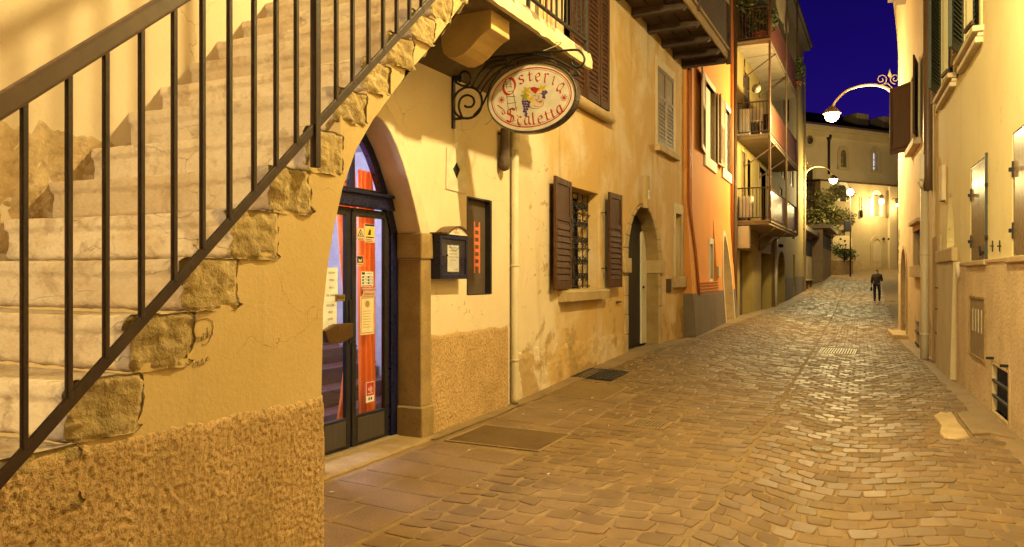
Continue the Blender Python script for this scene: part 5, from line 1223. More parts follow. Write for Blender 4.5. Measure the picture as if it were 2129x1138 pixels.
m = MB(); m.fb(FL, ul - .2, 16, 1.2, 2.9, -.1, .06); obj('plinth', m, m_stone, ch)
m = MB(); u0 = cl(1843, 425); m.fb(FL, u0[0] - .12, u0[0] + .12, cl(1843, 452)[1], cl(1843, 398)[1], -.05, .12); obj('pilaster', m, m_wood2, ch)
u0 = cl(1854, 470); m = MB(); m.fb(FL, u0[0] - .5, u0[0] + .5, 1.8, zl - .05, -.05, .18); obj('corner_strip', m, m_far, ch)
u0 = cl(1836, 497); m = MB()
for q in (0, .7): m.ball(FL.at(u0[0] + q, u0[1], .05), .12)
obj('wall_studs', m, m_dark, ch)
m = MB(); u0 = c(1724, 330, .12); m.tube([FB.at(u0[0], zl + .9, .12), FB.at(u0[0], zc - .9, .12)], .09, 8); m.lathe(FB.at(u0[0], zc - 1.2, .12), [(.1, 0), (.22, .2), (.22, .5)], 10); stand('downpipe', 'dark downpipe with a hopper on the upper wall of the grey end building', 'downpipe', m, m_irond, FB.at(u0[0], zl + .9, .12))
u0 = cl(1789, 430); m = MB(); m.tube([FL.at(u0[0], u0[1] - .2, .12), FL.at(u0[0], zl - 1.2, .12)], .035, 6); m.lathe(FL.at(u0[0], u0[1] - 1.0, .12), [(.05, 0), (.13, .15), (.13, .55), (.05, .75)], 8); stand('hanging_rod', 'thin dark rod with a weight on the bright wall of the low wing', 'rod', m, m_iron, FL.at(u0[0], u0[1] - 1, .12))
# ------------------------------------------------------------------ near house on the right
hE = thing('yellow_corner_house', 'pale yellow house on the right with board shutters above a pebbledash plinth', 'house', FE.at(9, 0))
E = lambda px, py, o=0: FE.uv(px, py, o)
UE2 = 15.95
p1 = (E(2053, 440)[0], E(2018, 440)[0]); p2b = E(2105, 440)[0]; p2 = (p2b - (p1[1] - p1[0]) * 1.0, p2b)
zb = 1.70; zt = E(2018, 350)[1]
sA = (E(2046, 40)[0], E(2002, 127)[0]); sB = (E(1989, 149)[0], E(1956, 217)[0]); zs = 4.46
wA = (sA[0] + .22, sA[1] - .22); wB = (sB[0] + .22, sB[1] - .22)
nc = E(1972, 470)[0]
arn = arch(E(1976, 470)[0], .42, 1.95, 2.1, .68, 1.7, 12)
mh = (E(2052, 690)[0], E(2021, 690)[0]); mz = (E(2037, 742)[1], E(2037, 622)[1])
vh = (E(2102, 810)[0], E(2068, 810)[0]); vz = (E(2086, 868)[1] , E(2086, 768)[1])
m = MB(); m.holed(FE, [(1.2, -.4), (UE2, -.4), (UE2, 9.2), (1.2, 9.2)], [rect(*p1, zb, zt), rect(*p2, zb, zt), rect(*wA, zs, zs + 2.1), rect(*wB, zs, zs + 2.1), arn, rect(*vh, *vz)], .35)
obj('wall', m, m_yE, hE)
def grid_hole(name, F, u0, u1, z0, z1, o, res, amp, sc, mat, parent, skip, seed):
    nu = int((u1 - u0) / res); nz_ = int((z1 - z0) / res); mb = MB()
    for j in range(nz_ + 1):
        for i in range(nu + 1):
            q = Vector((i * res + seed, j * res, 2)); mb.v.append(tuple(F.at(u0 + i * res, z0 + j * res, o + noise.fractal(q * sc, 1, 2, 3) * amp * .5 + abs(noise.noise(q * sc * 2.3)) * amp * .5)))
    for j in range(nz_):
        for i in range(nu):
            u, z = u0 + (i + .5) * res, z0 + (j + .5) * res
            if any(a < u < b and c < z < d for a, b, c, d in skip): continue
            a = j * (nu + 1) + i; mb.f.append((a, a + 1, a + nu + 2, a + nu + 1)); mb.m.append(0); mb.s.append(True)
    return obj(name, mb, mat, parent, recalc=False)
grid_hole('pebbledash_plinth', FE, 6.0, 12.75, -.2, 1.66, .016, .015, .010, 40, m_pebE, hE, [(vh[0] - .09, vh[1] + .07, vz[0] - .08, vz[1] + .04), (mh[0], mh[1], mz[0], mz[1])], 3)
m = MB(); m.fb(FE, 3.0, 12.75, 1.655, 1.685, -.01, .03); m.fb(FE, 12.735, 12.76, -.3, 1.66, -.01, .025); obj('plinth_cap', m, m_stone, hE)
for (a, b) in (p1, p2):
    m = MB(); h_ = (b - a) / 2
    for q in (a + .004, a + h_ + .004): m.fb(FE, q, q + h_ - .008, zb + .01, zt - .01, -.045, -.005)
    s_ = obj('board_shutter', m, m_panel, hE, bevel=.004)
    m = MB(); m.fb(FE, a - .02, a + .02, zb - .02, zt + .02, -.03, .025); obj('iron_stile', m, m_green, s_, bevel=.004)
    m = MB()
    for z in (zb + .25, zt - .35):
        m.fb(FE, b - .005, b + .03, z - .02, z + .02, -.03, .03); m.fb(FE, b - .018, b + .0, z - .08, z + .08, -.01, .008)
        m.fb(FE, a - .045, a - .02, z - .025, z + .02, -.03, .035)
    m.fb(FE, a + .25, a + .42, zb + .07, zb + .10, -.005, .025); m.tube([FE.at(a + .33, zb + .04, .02), FE.at(a + .33, zb + .16, .03)], .014, 6)
    obj('hinges', m, m_irond, s_, bevel=.004)
    m = MB(); m.fb(FE, a - .05, b + .12, zb - .07, zb - .005, -.02, .05); obj('sill', m, m_stone, hE, bevel=.012)
for q in (2066, 2081):
    a = E(q, 512); m = MB(); m.tube([FE.at(a[0], a[1] - .06, .012), FE.at(a[0], a[1] + .06, .012)], .007, 6); m.tube([FE.at(a[0], a[1], .0), FE.at(a[0], a[1], .035)], .008, 6); obj('shutter_stay', m, m_irond, hE)
for (w, s_) in ((wA, sA), (wB, sB)):
    f = MB()
    for (a, b, c, d) in ((w[0] - .12, w[0], zs, zs + 2.1), (w[1], w[1] + .12, zs, zs + 2.1)): f.fb(FE, a, b, c, d, -.02, .02)
    win = obj('window', f, m_yE, hE, bevel=.004)
    m = MB(); m.fb(FE, s_[0], s_[1], zs - .07, zs, -.05, .12); m.fb(FE, s_[0] + .04, s_[1] - .04, zs - .12, zs - .07, -.05, .06); m.fb(FE, s_[0] + .06, s_[1] - .06, zs - .19, zs - .12, -.05, .085); obj('sill', m, m_stonel, win, bevel=.012)
    h_ = (w[1] - w[0]) / 2
    m = MB(); shutter(m, FE.at(w[0] + .01, zs + .01, .0), FE.u, 1, 2.08, h_ - .01, 30, .03, .04); obj('shutter', m, m_green, win)
    m = MB(); shutter(m, FE.at(w[1] - .01, zs + .01, .02), FE.at(-h_ * .9, 0, .2) - FE.at(0, 0, 0), 1, 2.08, h_ - .01, 30, .03, .04); obj('shutter', m, m_green, win)
    m = MB(); shutter(m, FE.at(w[1] + .05, zs + .01, .02), FE.at(h_, 0, .12) - FE.at(0, 0, 0), 1, 2.08, h_ * .8, 30, .03, .04); obj('shutter', m, m_wood2, win)
    m = MB(); m.fb(FE, *w, zs, zs + 2.1, -.34, -.3); obj('pane', m, m_dark, win)
    m = MB(); m.bar(FE.at(s_[1], zs - .13, .03), FE.at(s_[1] + .32, zs - .12, .03), .02, .02); m.bar(FE.at(s_[1] + .32, zs - .16, .03), FE.at(s_[1] + .32, zs - .06, .03), .02, .02); obj('iron_stay', m, m_rust, win)
    m = MB(); m.bar(FE.at(s_[0] - .02, zs + .03, .12), FE.at(s_[0] + .35, zs + .03, .15), .03, .05); obj('iron_stay', m, m_rust, win)
# pier with capital and the blocked arch
m = MB(); m.hexa([FE.at(12.80, -.3, -.05), FE.at(14.6, -.3, -.05), FE.at(14.6, -.3, .10), FE.at(12.80, -.3, .10), FE.at(12.80, 1.72, -.05), FE.at(14.6, 1.72, -.05), FE.at(14.6, 1.72, .05), FE.at(12.80, 1.72, .05)])
m.fb(FE, 14.62, 15.8, -.3, 2.2, -.05, .03); pier = obj('pier', m, m_pier, hE, bevel=.02)
m = MB(); m.fb(FE, 12.78, 14.8, 1.72, 1.92, -.05, .075); obj('capital', m, m_stone, hE, bevel=.014)
m = MB(); m.prism([FE.at(u, z, -.24) for u, z in arch(E(1976, 470)[0], .44, 1.95, 2.1, .7, 1.7, 12)], FE.n * .04); obj('niche_infill', m, m_pier, hE)
m = MB()
for z in (.55, .95, 1.3): m.fb(FE, 14.55, 14.72, z, z + .018, .03, .09)
obj('iron_pegs', m, m_rust, hE)
m = MB(); a = E(1963, 365); m.fb(FE, a[0] - .2, a[0] + .16, a[1] - .42, a[1] + .15, -.02, .06); obj('keystone', m, m_stonel, hE, bevel=.012)
m = MB(); a = E(1999, 560); m.tube([FE.at(a[0], a[1] - .12, .04), FE.at(a[0], a[1] + .10, .04)], .032, 10); obj('pipe_stub', m, m_pipe, label='short white pipe stub at the corner of the pebbledash plinth', cat='pipe', loc=FE.at(a[0], a[1] - .15, .06))
t = thing('meter_door', 'tall flat meter door with slots in the pebbledash wall', 'meter door', FE.at(mh[0], mz[0]))
m = MB(); m.fb(FE, mh[0], mh[1], mz[0], mz[1], -.02, .020)
obj('door', m, surf('brown_metal_door', (.30, .22, .13), (.24, .17, .10), 3, rough=.55, bump=.2), t, bevel=.004)
m = MB()
for (a, b, c, d) in ((mh[0] - .03, mh[0], mz[0] - .03, mz[1] + .03), (mh[1], mh[1] + .03, mz[0] - .03, mz[1] + .03), (mh[0], mh[1], mz[1], mz[1] + .03), (mh[0], mh[1], mz[0] - .03, mz[0])): m.fb(FE, a, b, c, d, -.02, .032)
obj('frame', m, m_stone2, t, bevel=.003)
m = MB()
for i in range(4): u = lerp(mh[0], mh[1], .2 + .2 * i); m.fb(FE, u - .035, u + .035, lerp(mz[0], mz[1], .42), lerp(mz[0], mz[1], .82), .0205, .026)
obj('slots', m, m_pipe, t, bevel=.003)
t = thing('cellar_grating', 'black barred cellar opening low in the pebbledash wall', 'grating', FE.at(vh[0], vz[0]))
m = MB(); m.fb(FE, vh[0], vh[1], vz[0], vz[1], -.22, -.18); obj('backing', m, m_dark, t)
m = MB()
for i in range(7): u = lerp(vh[0] + .03, vh[1] - .03, i / 6); m.bar(FE.at(u, vz[0], -.03), FE.at(u, vz[1], -.03), .022, .022)
for z in (lerp(vz[0], vz[1], .33), lerp(vz[0], vz[1], .66)): m.bar(FE.at(vh[0] - .06, z, .01), FE.at(vh[1] + .06, z, .01), .03, .03)
for u in (vh[0] + .04, vh[1] - .04): m.bar(FE.at(u, vz[1] + .07, -.02), FE.at(u, vz[1] + .07, .09), .03, .03)
obj('bars', m, m_irond, t, bevel=.004)
m = MB()
for (a, b, c, d) in ((vh[0] - .08, vh[0], vz[0] - .08, vz[1] + .04), (vh[1], vh[1] + .06, vz[0] - .08, vz[1] + .04), (vh[0], vh[1], vz[0] - .08, vz[0]), (vh[0], vh[1], vz[1], vz[1] + .03)): m.fb(FE, a, b, c, d, -.3, .028)
obj('frame', m, m_stone, t, bevel=.008)

# ------------------------------------------------------------------ second house on the right
hF = thing('cream_corner_house', 'cream house with stained base and brown shutters behind the tall downpipe on the right', 'house', FF.at(4, 0))
f_ = lambda px, py, o=0: FF.uv(px, py, o)
UF = 7.55
sw = (f_(1917, 520)[0], f_(1903, 520)[0]); swz = (f_(1910, 553)[1], f_(1910, 480)[1])
ad = (f_(1886, 640)[0], f_(1875, 640)[0]); adz = f_(1880, 518)[1]
bw = (f_(1912, 240)[0], f_(1896, 240)[0]); bz = (f_(1904, 300)[1], f_(1904, 150)[1])
gr = (f_(1911, 700)[0], f_(1904, 700)[0]); gz_ = (f_(1907, 738)[1], f_(1907, 668)[1])
pc, ph = (ad[0] + ad[1]) / 2, (ad[1] - ad[0]) / 2
m = MB(); m.holed(FF, [(0, -.4), (UF, -.4), (UF, 7.4), (0, 7.4)], [rect(*sw, *swz), arch(pc, ph, .05, adz - ph, ph, 2, 12), rect(*bw, *bz), rect(*gr, *gz_)], .35)
k = 12; co = [(o, z) for o, z in [(.17 * (i / k) ** 1.6, 7.4 + 2.0 * i / k) for i in range(k + 1)]]
for (o0, z0), (o1, z1) in zip(co, co[1:]):
    m.add([FF.at(0, z0, o0), FF.at(UF + o0, z0, o0), FF.at(UF + o1, z1, o1), FF.at(0, z1, o1)], [(0, 1, 2, 3)])
    m.add([FF.at(UF + o0, z0, o0), FF.at(UF + o0, z0, -3), FF.at(UF + o1, z1, -3), FF.at(UF + o1, z1, o1)], [(0, 1, 2, 3)])
m.fb(FF, -.02, UF + .2, 9.4, 9.6, -3, .2); m.fb(FF, UF - .35, UF - .001, -.4, 7.4, -6, -.351)
obj('wall', m, m_cF, hF)
f = MB()
for (a, b, c, d) in ((sw[0] - .14, sw[1] + .14, swz[1], swz[1] + .14), (sw[0] - .14, sw[0], swz[0], swz[1]), (sw[1], sw[1] + .14, swz[0], swz[1])): f.fb(FF, a, b, c, d, -.1, .04)
f.fb(FF, sw[0] - .25, sw[1] + .25, swz[1] + .14, swz[1] + .22, -.1, .12); f.fb(FF, sw[0] - .2, sw[1] + .2, swz[0] - .24, swz[0], -.1, .10)
win = obj('window', f, m_stone, hF, bevel=.01); f = MB(); f.fb(FF, *sw, *swz, -.28, -.24); obj('pane', f, m_dark, win)
m = MB(); m.prism([FF.at(u, z, -.33) for u, z in arch(pc, ph + .02, .02, adz - ph, ph + .02, 2, 12)], FF.n * .05); obj('arched_door', m, m_wood2, hF)
m = MB(); ring(m, FF, pc, ph, .02, adz - ph, ph, .12, -.1, .03, 2, 12); obj('door_surround', m, m_stone, hF, bevel=.008)
m = MB(); m.fb(FF, ad[0] - .3, ad[1] + .3, -.2, .10, -.1, .32); obj('doorstep', m, m_stone, hF, bevel=.02)
m = MB(); m.fb(FF, *gr, *gz_, -.2, -.15); g_ = obj('cellar_vent', m, m_dark, hF)
m = MB()
for z in (.3, .65): m.fb(FF, gr[0], gr[1], lerp(*gz_, z), lerp(*gz_, z) + .05, -.05, .02)
obj('vent_bars', m, m_rust, g_)
f = MB()
for (a, b, c, d) in ((bw[0] - .1, bw[0], *bz), (bw[1], bw[1] + .1, *bz), (bw[0] - .1, bw[1] + .1, bz[1], bz[1] + .1)): f.fb(FF, a, b, c, d, -.1, .025)
win = obj('window', f, m_stonel, hF, bevel=.006); m = MB(); m.fb(FF, *bw, *bz, -.3, -.25); obj('pane', m, m_dark, win)
m = MB(); m.fb(FF, bw[0] - .2, bw[1] + .2, bz[0] - .14, bz[0], -.1, .14); obj('sill', m, m_stonel, win, bevel=.012)
H = bz[1] - bz[0]
m = MB(); shutter(m, FF.at(bw[1] + .02, bz[0], .03), FF.at(.62, 0, .40) - FF.at(0, 0, 0), 1, H, .72, 3, .9); obj('shutter', m, m_shF, win, bevel=.004)
m = MB(); shutter(m, FF.at(bw[0] - .03, bz[0], .03), FF.at(-.66, 0, .12) - FF.at(0, 0, 0), 1, H, .70, 20, .1); obj('shutter', m, m_oldwood, win, bevel=.004)
a = f_(1887, 8); m = MB(); m.fb(FF, a[0] - .35, a[0] + .25, 8.2, 9.2, -.1, .42); m.fb(FF, a[0] - .3, a[0] + .2, 8.1, 8.2, -.05, .3); obj('roof_bracket', m, m_wood2, hF, bevel=.02)
m = MB(); a = f_(1866, 505)
F2 = lambda x, y: FF.at(a[0] + x - .5, a[1] + y, .002)
for pts in (((-.3, .2), (-.1, .35), (.1, .2), (-.1, .05), (-.3, .2)), ((-.3, -.1), (0, .05), (.2, -.15)), ((-.2, -.3), (.1, -.2), (.2, -.45), (-.2, -.5)), ((-.1, -.6), (.15, -.8), (-.1, -.85))): m.tube([F2(*p) for p in pts], .008, 5)
obj('scrawl', m, plain('purple_spray', (.13, .07, .09), .8), hF)
# pipes at the joint of the two houses
ju = UE2 - .12
m = MB(); p = FE.at(ju, 0, .09); m.tube([p + Vector((0, 0, z)) for z in (3.05, 3.6, 9.2)], .075, 12)
obj('downpipe', m, m_pipeb, label='thick brown downpipe high up between the two houses on the right', cat='downpipe', loc=p + Vector((0, 0, 3.05)))
p = FE.at(ju + .05, 0, .14); t = thing('pipe_guard', 'straight cream pipe standing on the paving at the joint of the right hand houses', 'pipe', p)
m = MB(); m.tube([p + Vector((0, 0, z)) for z in (-.1, .9, 3.08)], .068, 14); obj('pipe', m, m_pipe, t)
for z in (.45, 1.9): m = MB(); m.lathe(p + Vector((0, 0, z)), [(.070, -.02), (.076, -.018), (.076, .018), (.070, .02)], 14); obj('collar', m, m_pipe, t)
m = MB(); m.box((p.x - .08, p.y - .09, 3.25), (p.x + .10, p.y + .09, 3.72)); b_ = obj('junction_box', m, m_white, label='pale junction box above the cream pipe on the right', cat='junction box', loc=p + Vector((0, 0, 3.25)), bevel=.02)
m = MB(); m.tube(smooth([p + Vector((-.02, -.1, 3.25)), p + Vector((-.05, -.13, 3.12)), p + Vector((-.1, -.1, 3.2)), p + Vector((-.03, 0, 3.08))]), .016, 7); obj('cable', m, m_pipe, label='short pale cable looping from the junction box into the cream pipe', cat='cable', loc=p + Vector((0, 0, 3.1)))

# ------------------------------------------------------------------ street lamps
LC = (1.0, .79, .34)
m_lampglow = emit('sodium_lamp', (1, .66, .28), 60)
def bracket_lamp(label, wall, d, reach, zl, power, arms=True, group='street lamps', col=LC, size=.16):
    """wall = foot of the bracket on the wall, d = horizontal direction over the street"""
    d = Vector(d).normalized(); w = Vector(wall); Z = Vector((0, 0, 1)); s_ = reach / 1.8
    head = Vector((w.x, w.y, 0)) + d * reach + Z * zl
    t = thing('street_lamp', label, 'street lamp', w, group)
    P = lambda a, b: Vector((w.x, w.y, 0)) + d * (a * s_) + Z * (zl + b)
    m = MB(); m.tube(smooth([P(.06, -.85), P(.06, 0), P(.09, .3), P(.26, .58), P(.6, .74), P(1.0, .76), P(1.4, .66), P(1.68, .42), P(1.8, .22)]), [.045 - .0004 * i for i in range(41)], 10)
    obj('arm', m, m_pipe, t)
    m = MB(); m.box(P(0, -.75) - Vector((.02, .05, .12)), P(.05, -.62) + Vector((.02, .05, .1))); m.tube([P(.06, -.85), P(.1, -.98), P(.03, -1.1)], [.05, .04, .02], 8); m.tube([P(.0, -.25), P(.09, -.25)], .03, 8); obj('wall_bracket', m, m_pipe, t)
    m = MB()
    for c, r, a0, tn in (((.10, .86), .14, -PI / 2, 1.4), ((.46, .88), .16, -PI * .5, -1.4)):
        m.tube([P(c[0] + q, c[1] + r_) for q, r_ in spiral((0, 0), r, .03, tn, a0, 20)], .014, 6)
    m.tube([P(.1, .3), P(.13, .55), P(.28, .75), P(.5, .73)], .015, 6); m.lathe(P(.24, .92), [(.001, -.03), (.05, .04), (.001, .22)], 6); obj('scrolls', m, m_pipe, t)
    m = MB(); m.lathe(head, [(.03, .28), (.09, .25), (.20, .13), (.25, .06), (.23, .06), (.08, .2)], 18); obj('shade', m, m_pipeb, t)
    m = MB(); m.ball(head - Z * .0, .185, 18, 10, sc=(1, 1, .9)); obj('bulb', m, m_lampglow, t)
    l = bpy.data.lights.new('lamp_light', 'POINT'); l.energy = power; l.color = col; l.shadow_soft_size = size
    lo_ = bpy.data.objects.new('lamp_light', l); COL.objects.link(lo_); lo_.parent = t; lo_.location = head - Z * .42 - w
    return t
wA_ = FE.at(5.75, 4.9)
bracket_lamp('bracket street lamp overhead opposite the stair', wA_, (-1, 0, 0), wA_.x + .3, 6.2, 1620, size=.07)
wF = FF.at(UF - .15, 5.0)
bracket_lamp('glowing bracket street lamp on the cream house in front of the sky', wF, (-1, .02, 0), 1.68, 6.02, 1500)
wG = FG.at(19.95, 5.0)
bracket_lamp('glowing bracket street lamp at the far corner of the balcony house', wG, (1, 0, 0), 1.45, 6.45, 1500)
t_b = bracket_lamp('bracket street lamp behind the camera on the plaster house wall', Vector((-3.86, -6.5, 4.4)), (1, 0, 0), 1.15, 5.4, 3400, col=(1.0, .77, .42), size=.3)
# post lamp near the end building
pl = hitY(1768, 400, 62); t = thing('street_lamp', 'glowing post lamp beside the tree in front of the end building', 'street lamp', (pl.x, 62, 1.6), 'street lamps')
m = MB(); m.tube([(pl.x, 62, 1.3), (pl.x, 62, 4), (pl.x, 62, pl.z - .2)], [.06, .045, .035], 10); obj('post', m, m_iron, t)
m = MB(); m.ball(pl, .24, 14, 8); obj('bulb', m, m_lampglow, t)
m = MB(); m.lathe(pl + Vector((0, 0, .22)), [(.10, 0), (.12, .03), (.06, .1), (.02, .16)], 14); obj('hood', m, m_iron, t)
l = bpy.data.lights.new('lamp_light', 'POINT'); l.energy = 1500; l.color = LC; l.shadow_soft_size = .25; o = bpy.data.objects.new('lamp_light', l); COL.objects.link(o); o.parent = t; o.location = Vector((pl.x + .1, 61.6, pl.z - .1)) - t.location
# unseen post lamp behind the cream house, added to light the end building
q0 = FB.at(-4.6, 0, 9); t = thing('street_lamp', 'tall unseen post lamp behind the cream house, added to light the end building', 'street lamp', (q0.x, q0.y, 1.9), 'street lamps')
m = MB(); m.tube([(q0.x, q0.y, 1.6), (q0.x, q0.y, 5), (q0.x, q0.y, 9.1)], [.08, .06, .05], 10); obj('post', m, m_iron, t)
m = MB(); m.ball((q0.x, q0.y, 9.3), .22, 14, 8); obj('bulb', m, m_lampglow, t)
l = bpy.data.lights.new('lamp_light', 'POINT'); l.energy = 1300; l.color = LC; l.shadow_soft_size = .25; o = bpy.data.objects.new('lamp_light', l); COL.objects.link(o); o.parent = t; o.location = Vector((q0.x - .1, q0.y + .45, 9.35)) - t.location
# wall lamps on the low wing: the bright patch of wall
def wall_lantern(label, u, z, power, o=1.5, r=.2):
    t = thing('wall_lantern', label, 'lantern', FL.at(u, z, 0), 'wall lanterns of the low wing')
    m = MB(); m.tube([FL.at(u, z, 0), FL.at(u, z + .2, o * .5), FL.at(u, z + .1, o)], .03, 6); obj('arm', m, m_iron, t)
    m = MB(); m.lathe(FL.at(u, z - .35, o), [(.1, 0), (.18, .35), (.22, .38), (.02, .55)], 8); obj('lantern_cage', m, m_iron, t)
    m = MB(); m.ball(FL.at(u, z - .42, o), r, 10, 6); obj('bulb', m, m_lampglow, t)
    l = bpy.data.lights.new('lamp_light', 'POINT'); l.energy = power; l.color = LC; l.shadow_soft_size = .15; q = bpy.data.objects.new('lamp_light', l); COL.objects.link(q); q.parent = t; q.location = FL.at(u, z - .75, o) - t.location
u0 = cl(1806, 412); wall_lantern('bright wall lantern lighting the low wing of the end building', u0[0], u0[1], 650, 1.3, .22)
u0 = cl(1851, 418); wall_lantern('small dim wall lantern at the right end of the low wing', u0[0], u0[1], 60, .7, .12)
# light inside the eating house
l = bpy.data.lights.new('room_light', 'POINT'); l.energy = 340; l.color = (.74, .72, 1.0); l.shadow_soft_size = .25; o = bpy.data.objects.new('room_light', l); COL.objects.link(o); o.location = (-5.5, 5.3, 2.85); o.parent = houseA; o.location = Vector((-5.3, 5.2, 2.6)) - houseA.location

# ------------------------------------------------------------------ ground
def gquad(name, label, cat, px, mat, up=.008, group=None, **k):
    P = [hitG(*p) for p in px]; return P
ax0 = -3.9
plates = []   # rectangles kept free of stones: x0, x1, y0, y1
def prect(px):
    P = [hitG(*p) for p in px]; xs = sorted(p.x for p in P); ys_ = sorted(p.y for p in P)
    r = ((xs[0] + xs[1]) / 2, (xs[2] + xs[3]) / 2, (ys_[0] + ys_[1]) / 2, (ys_[2] + ys_[3]) / 2); plates.append(r); return r
def drop(u, v): return Vector((u, v, G(u, v)))
r_big = prect(((930, 912), (1010, 888), (1182, 901), (1118, 942)))
r_mid = prect(((1150, 817), (1192, 793), (1304, 805), (1247, 837)))
r_gr = prect(((1196, 783), (1228, 766), (1303, 775), (1265, 792)))
r_dr = prect(((1306, 884), (1324, 872), (1393, 879), (1376, 894)))
r_wg = prect(((1703, 736), (1709, 726), (1778, 726), (1778, 736)))
r_sl = prect(((1958, 912), (1950, 860), (1985, 858), (2020, 912)))
r_rp = prect(((2030, 905), (1995, 860), (2060, 855), (2110, 905)))
def flat(mb, r, up, th=.03, inset=0, mi=0):
    x0, x1, y0, y1 = r; x0 += inset; x1 -= inset; y0 += inset; y1 -= inset
    P = [drop(x0, y0), drop(x1, y0), drop(x1, y1), drop(x0, y1)]; Z = Vector((0, 0, 1))
    mb.hexa([p + Z * (up - th) for p in P] + [p + Z * up for p in P], mi)
cen = lambda r: drop((r[0] + r[1]) / 2, (r[2] + r[3]) / 2)
def ribbed(name, label, cat, r, mat, n, axis, up=.010, w=.3, group=None):
    t = thing(name, label, cat, cen(r), group)
    m = MB(); flat(m, r, up - .006); obj('bed', m, m_dark if w > .35 else mat, t)
    m = MB(); x0, x1, y0, y1 = r
    for i in range(n):
        if axis == 'x': a = lerp(x0, x1, (i + .5 - w / 2) / n); b = lerp(x0, x1, (i + .5 + w / 2) / n); q = (a, b, y0 + .01, y1 - .01)
        else: a = lerp(y0, y1, (i + .5 - w / 2) / n); b = lerp(y0, y1, (i + .5 + w / 2) / n); q = (x0 + .01, x1 - .01, a, b)
        flat(m, q, up, .01)
    obj('ribs', m, mat, t)
    m = MB(); e = .025
    for q in ((x0 - e, x0, y0 - e, y1 + e), (x1, x1 + e, y0 - e, y1 + e), (x0, x1, y0 - e, y0), (x0, x1, y1, y1 + e)): flat(m, q, up, .03)
    obj('frame', m, mat, t); return t
ribbed('cover_plate', 'large ribbed iron cover plate in the paving in front of the plaster wall', 'cover plate', r_big, m_plate, 60, 'y', .006, .3)
ribbed('cover_plate', 'ribbed iron cover plate beside the dark cellar grating', 'cover plate', r_mid, m_plate, 40, 'y', .006, .3)
ribbed('cellar_grating', 'dark iron cellar grating at the foot of the plaster wall', 'grating', r_gr, m_irond, 9, 'x', .010, .55)
ribbed('drain_grate', 'rectangular slotted drain in the paving on the left', 'drain', r_dr, m_plate, 11, 'x', .010, .5)
ribbed('drain_grate', 'pale worn drain grate across the middle of the street', 'drain', r_wg, surf('worn_steel', (.62, .52, .36), (.52, .42, .28), 4, rough=.55), 13, 'x', .012, .55)
cp = hitG(1708, 935); m = MB(); m.lathe(cp, [(.002, .004), (.03, .010), (.034, .006), (.06, .006), (.066, .010), (.085, .010), (.09, 0), (.09, -.02)], 24); obj('valve_cap', m, surf('worn_iron_cap', (.22, .16, .09), (.16, .115, .065), 6, rough=.55, metal=.2), label='small round metal valve cap among the setts', cat='valve cap', loc=cp)
plates.append((cp.x - .09, cp.x + .09, cp.y - .09, cp.y + .09))
c_ = [hitG(*p) for p in ((1962, 911), (1953, 901), (1957, 886), (1949, 874), (1941, 866), (1952, 859), (1966, 860), (1978, 857), (1987, 868), (1993, 880), (2007, 896), (2016, 910), (1990, 914))]
m = MB(); m.prism([p - Vector((0, 0, .05)) for p in c_], (0, 0, .065)); obj('kerb_block', m, m_stone, label='pale worn stone block lying in the paving by the right hand wall', cat='stone block', loc=c_[1], bevel=.02)
c_ = [hitG(*p) for p in ((2022, 905), (1990, 862), (2048, 852), (2075, 880), (2112, 915), (2060, 903))]
m = MB(); m.prism([p - Vector((0, 0, .05)) for p in c_], (0, 0, .068)); obj('door_slab', m, m_apron, label='smooth grey slab wedged between the stone block and the pebbledash wall', cat='slab', loc=c_[1], bevel=.01)

def ground_sheet():
    m = MB(); xs = [-250, -60, -20, -9] + [-6 + .4 * i for i in range(26)] + [6, 12, 30, 80, 250]; ys_ = [-250, -60, -20, -6] + [-2 + .8 * i for i in range(130)] + [115, 150, 250, 500]
    for y in ys_:
        for x in xs: m.v.append((x, y, G(x, y) - .0062 - (.10 if (x < -4.1 and y < 60) else 0)))
    n = len(xs)
    for j in range(len(ys_) - 1):
        for i in range(n - 1): m.f.append((j * n + i, j * n + i + 1, (j + 1) * n + i + 1, (j + 1) * n + i)); m.m.append(0); m.s.append(True)
    obj('ground', m, m_joint, kind='structure', recalc=False)
ground_sheet()
rs = random.Random(11)
def blocked(x, y, e=.0):
    return any(a - e < x < b + e and c - e < y < d + e for a, b, c, d in plates)
def stone(mb, P, h=.0, jit=.0, dome=.004, cut=.22, side=.012):
    """one paving stone from its four plan corners"""
    C = sum((Vector((p[0], p[1])) for p in P), Vector((0, 0))) / 4
    if blocked(C.x, C.y, .02): return
    tx_, ty = rs.gauss(0, jit), rs.gauss(0, jit); dz = rs.gauss(0, h)
    ringp = []
    for i in range(4):
        a, p, b = Vector(P[i - 1]), Vector(P[i]), Vector(P[(i + 1) % 4])
        k = cut * (.6 + .8 * rs.random())
        ringp += [p + (a - p) * k * .5, p + (b - p) * k * .5]
    def zz_(q, o): return G(q.x, q.y) + o + dz + (q.x - C.x) * tx_ + (q.y - C.y) * ty
    base = len(mb.v); n = 8
    for q in ringp: mb.v.append((q.x, q.y, zz_(q, -side)))
    for q in ringp: r_ = C + (q - C) * .975; mb.v.append((r_.x, r_.y, zz_(r_, -.0025)))
    for q in ringp: r_ = C + (q - C) * .89; mb.v.append((r_.x, r_.y, zz_(r_, dome * .35 + rs.gauss(0, .0006))))
    mb.v.append((C.x, C.y, zz_(C, dome)))
    for l in (0, n):
        for i in range(n): mb.f.append((base + l + i, base + l + (i + 1) % n, base + l + n + (i + 1) % n, base + l + n + i)); mb.m.append(0); mb.s.append(False)
    for i in range(n): mb.f.append((base + 2 * n + i, base + 2 * n + (i + 1) % n, base + 3 * n)); mb.m.append(0); mb.s.append(False)
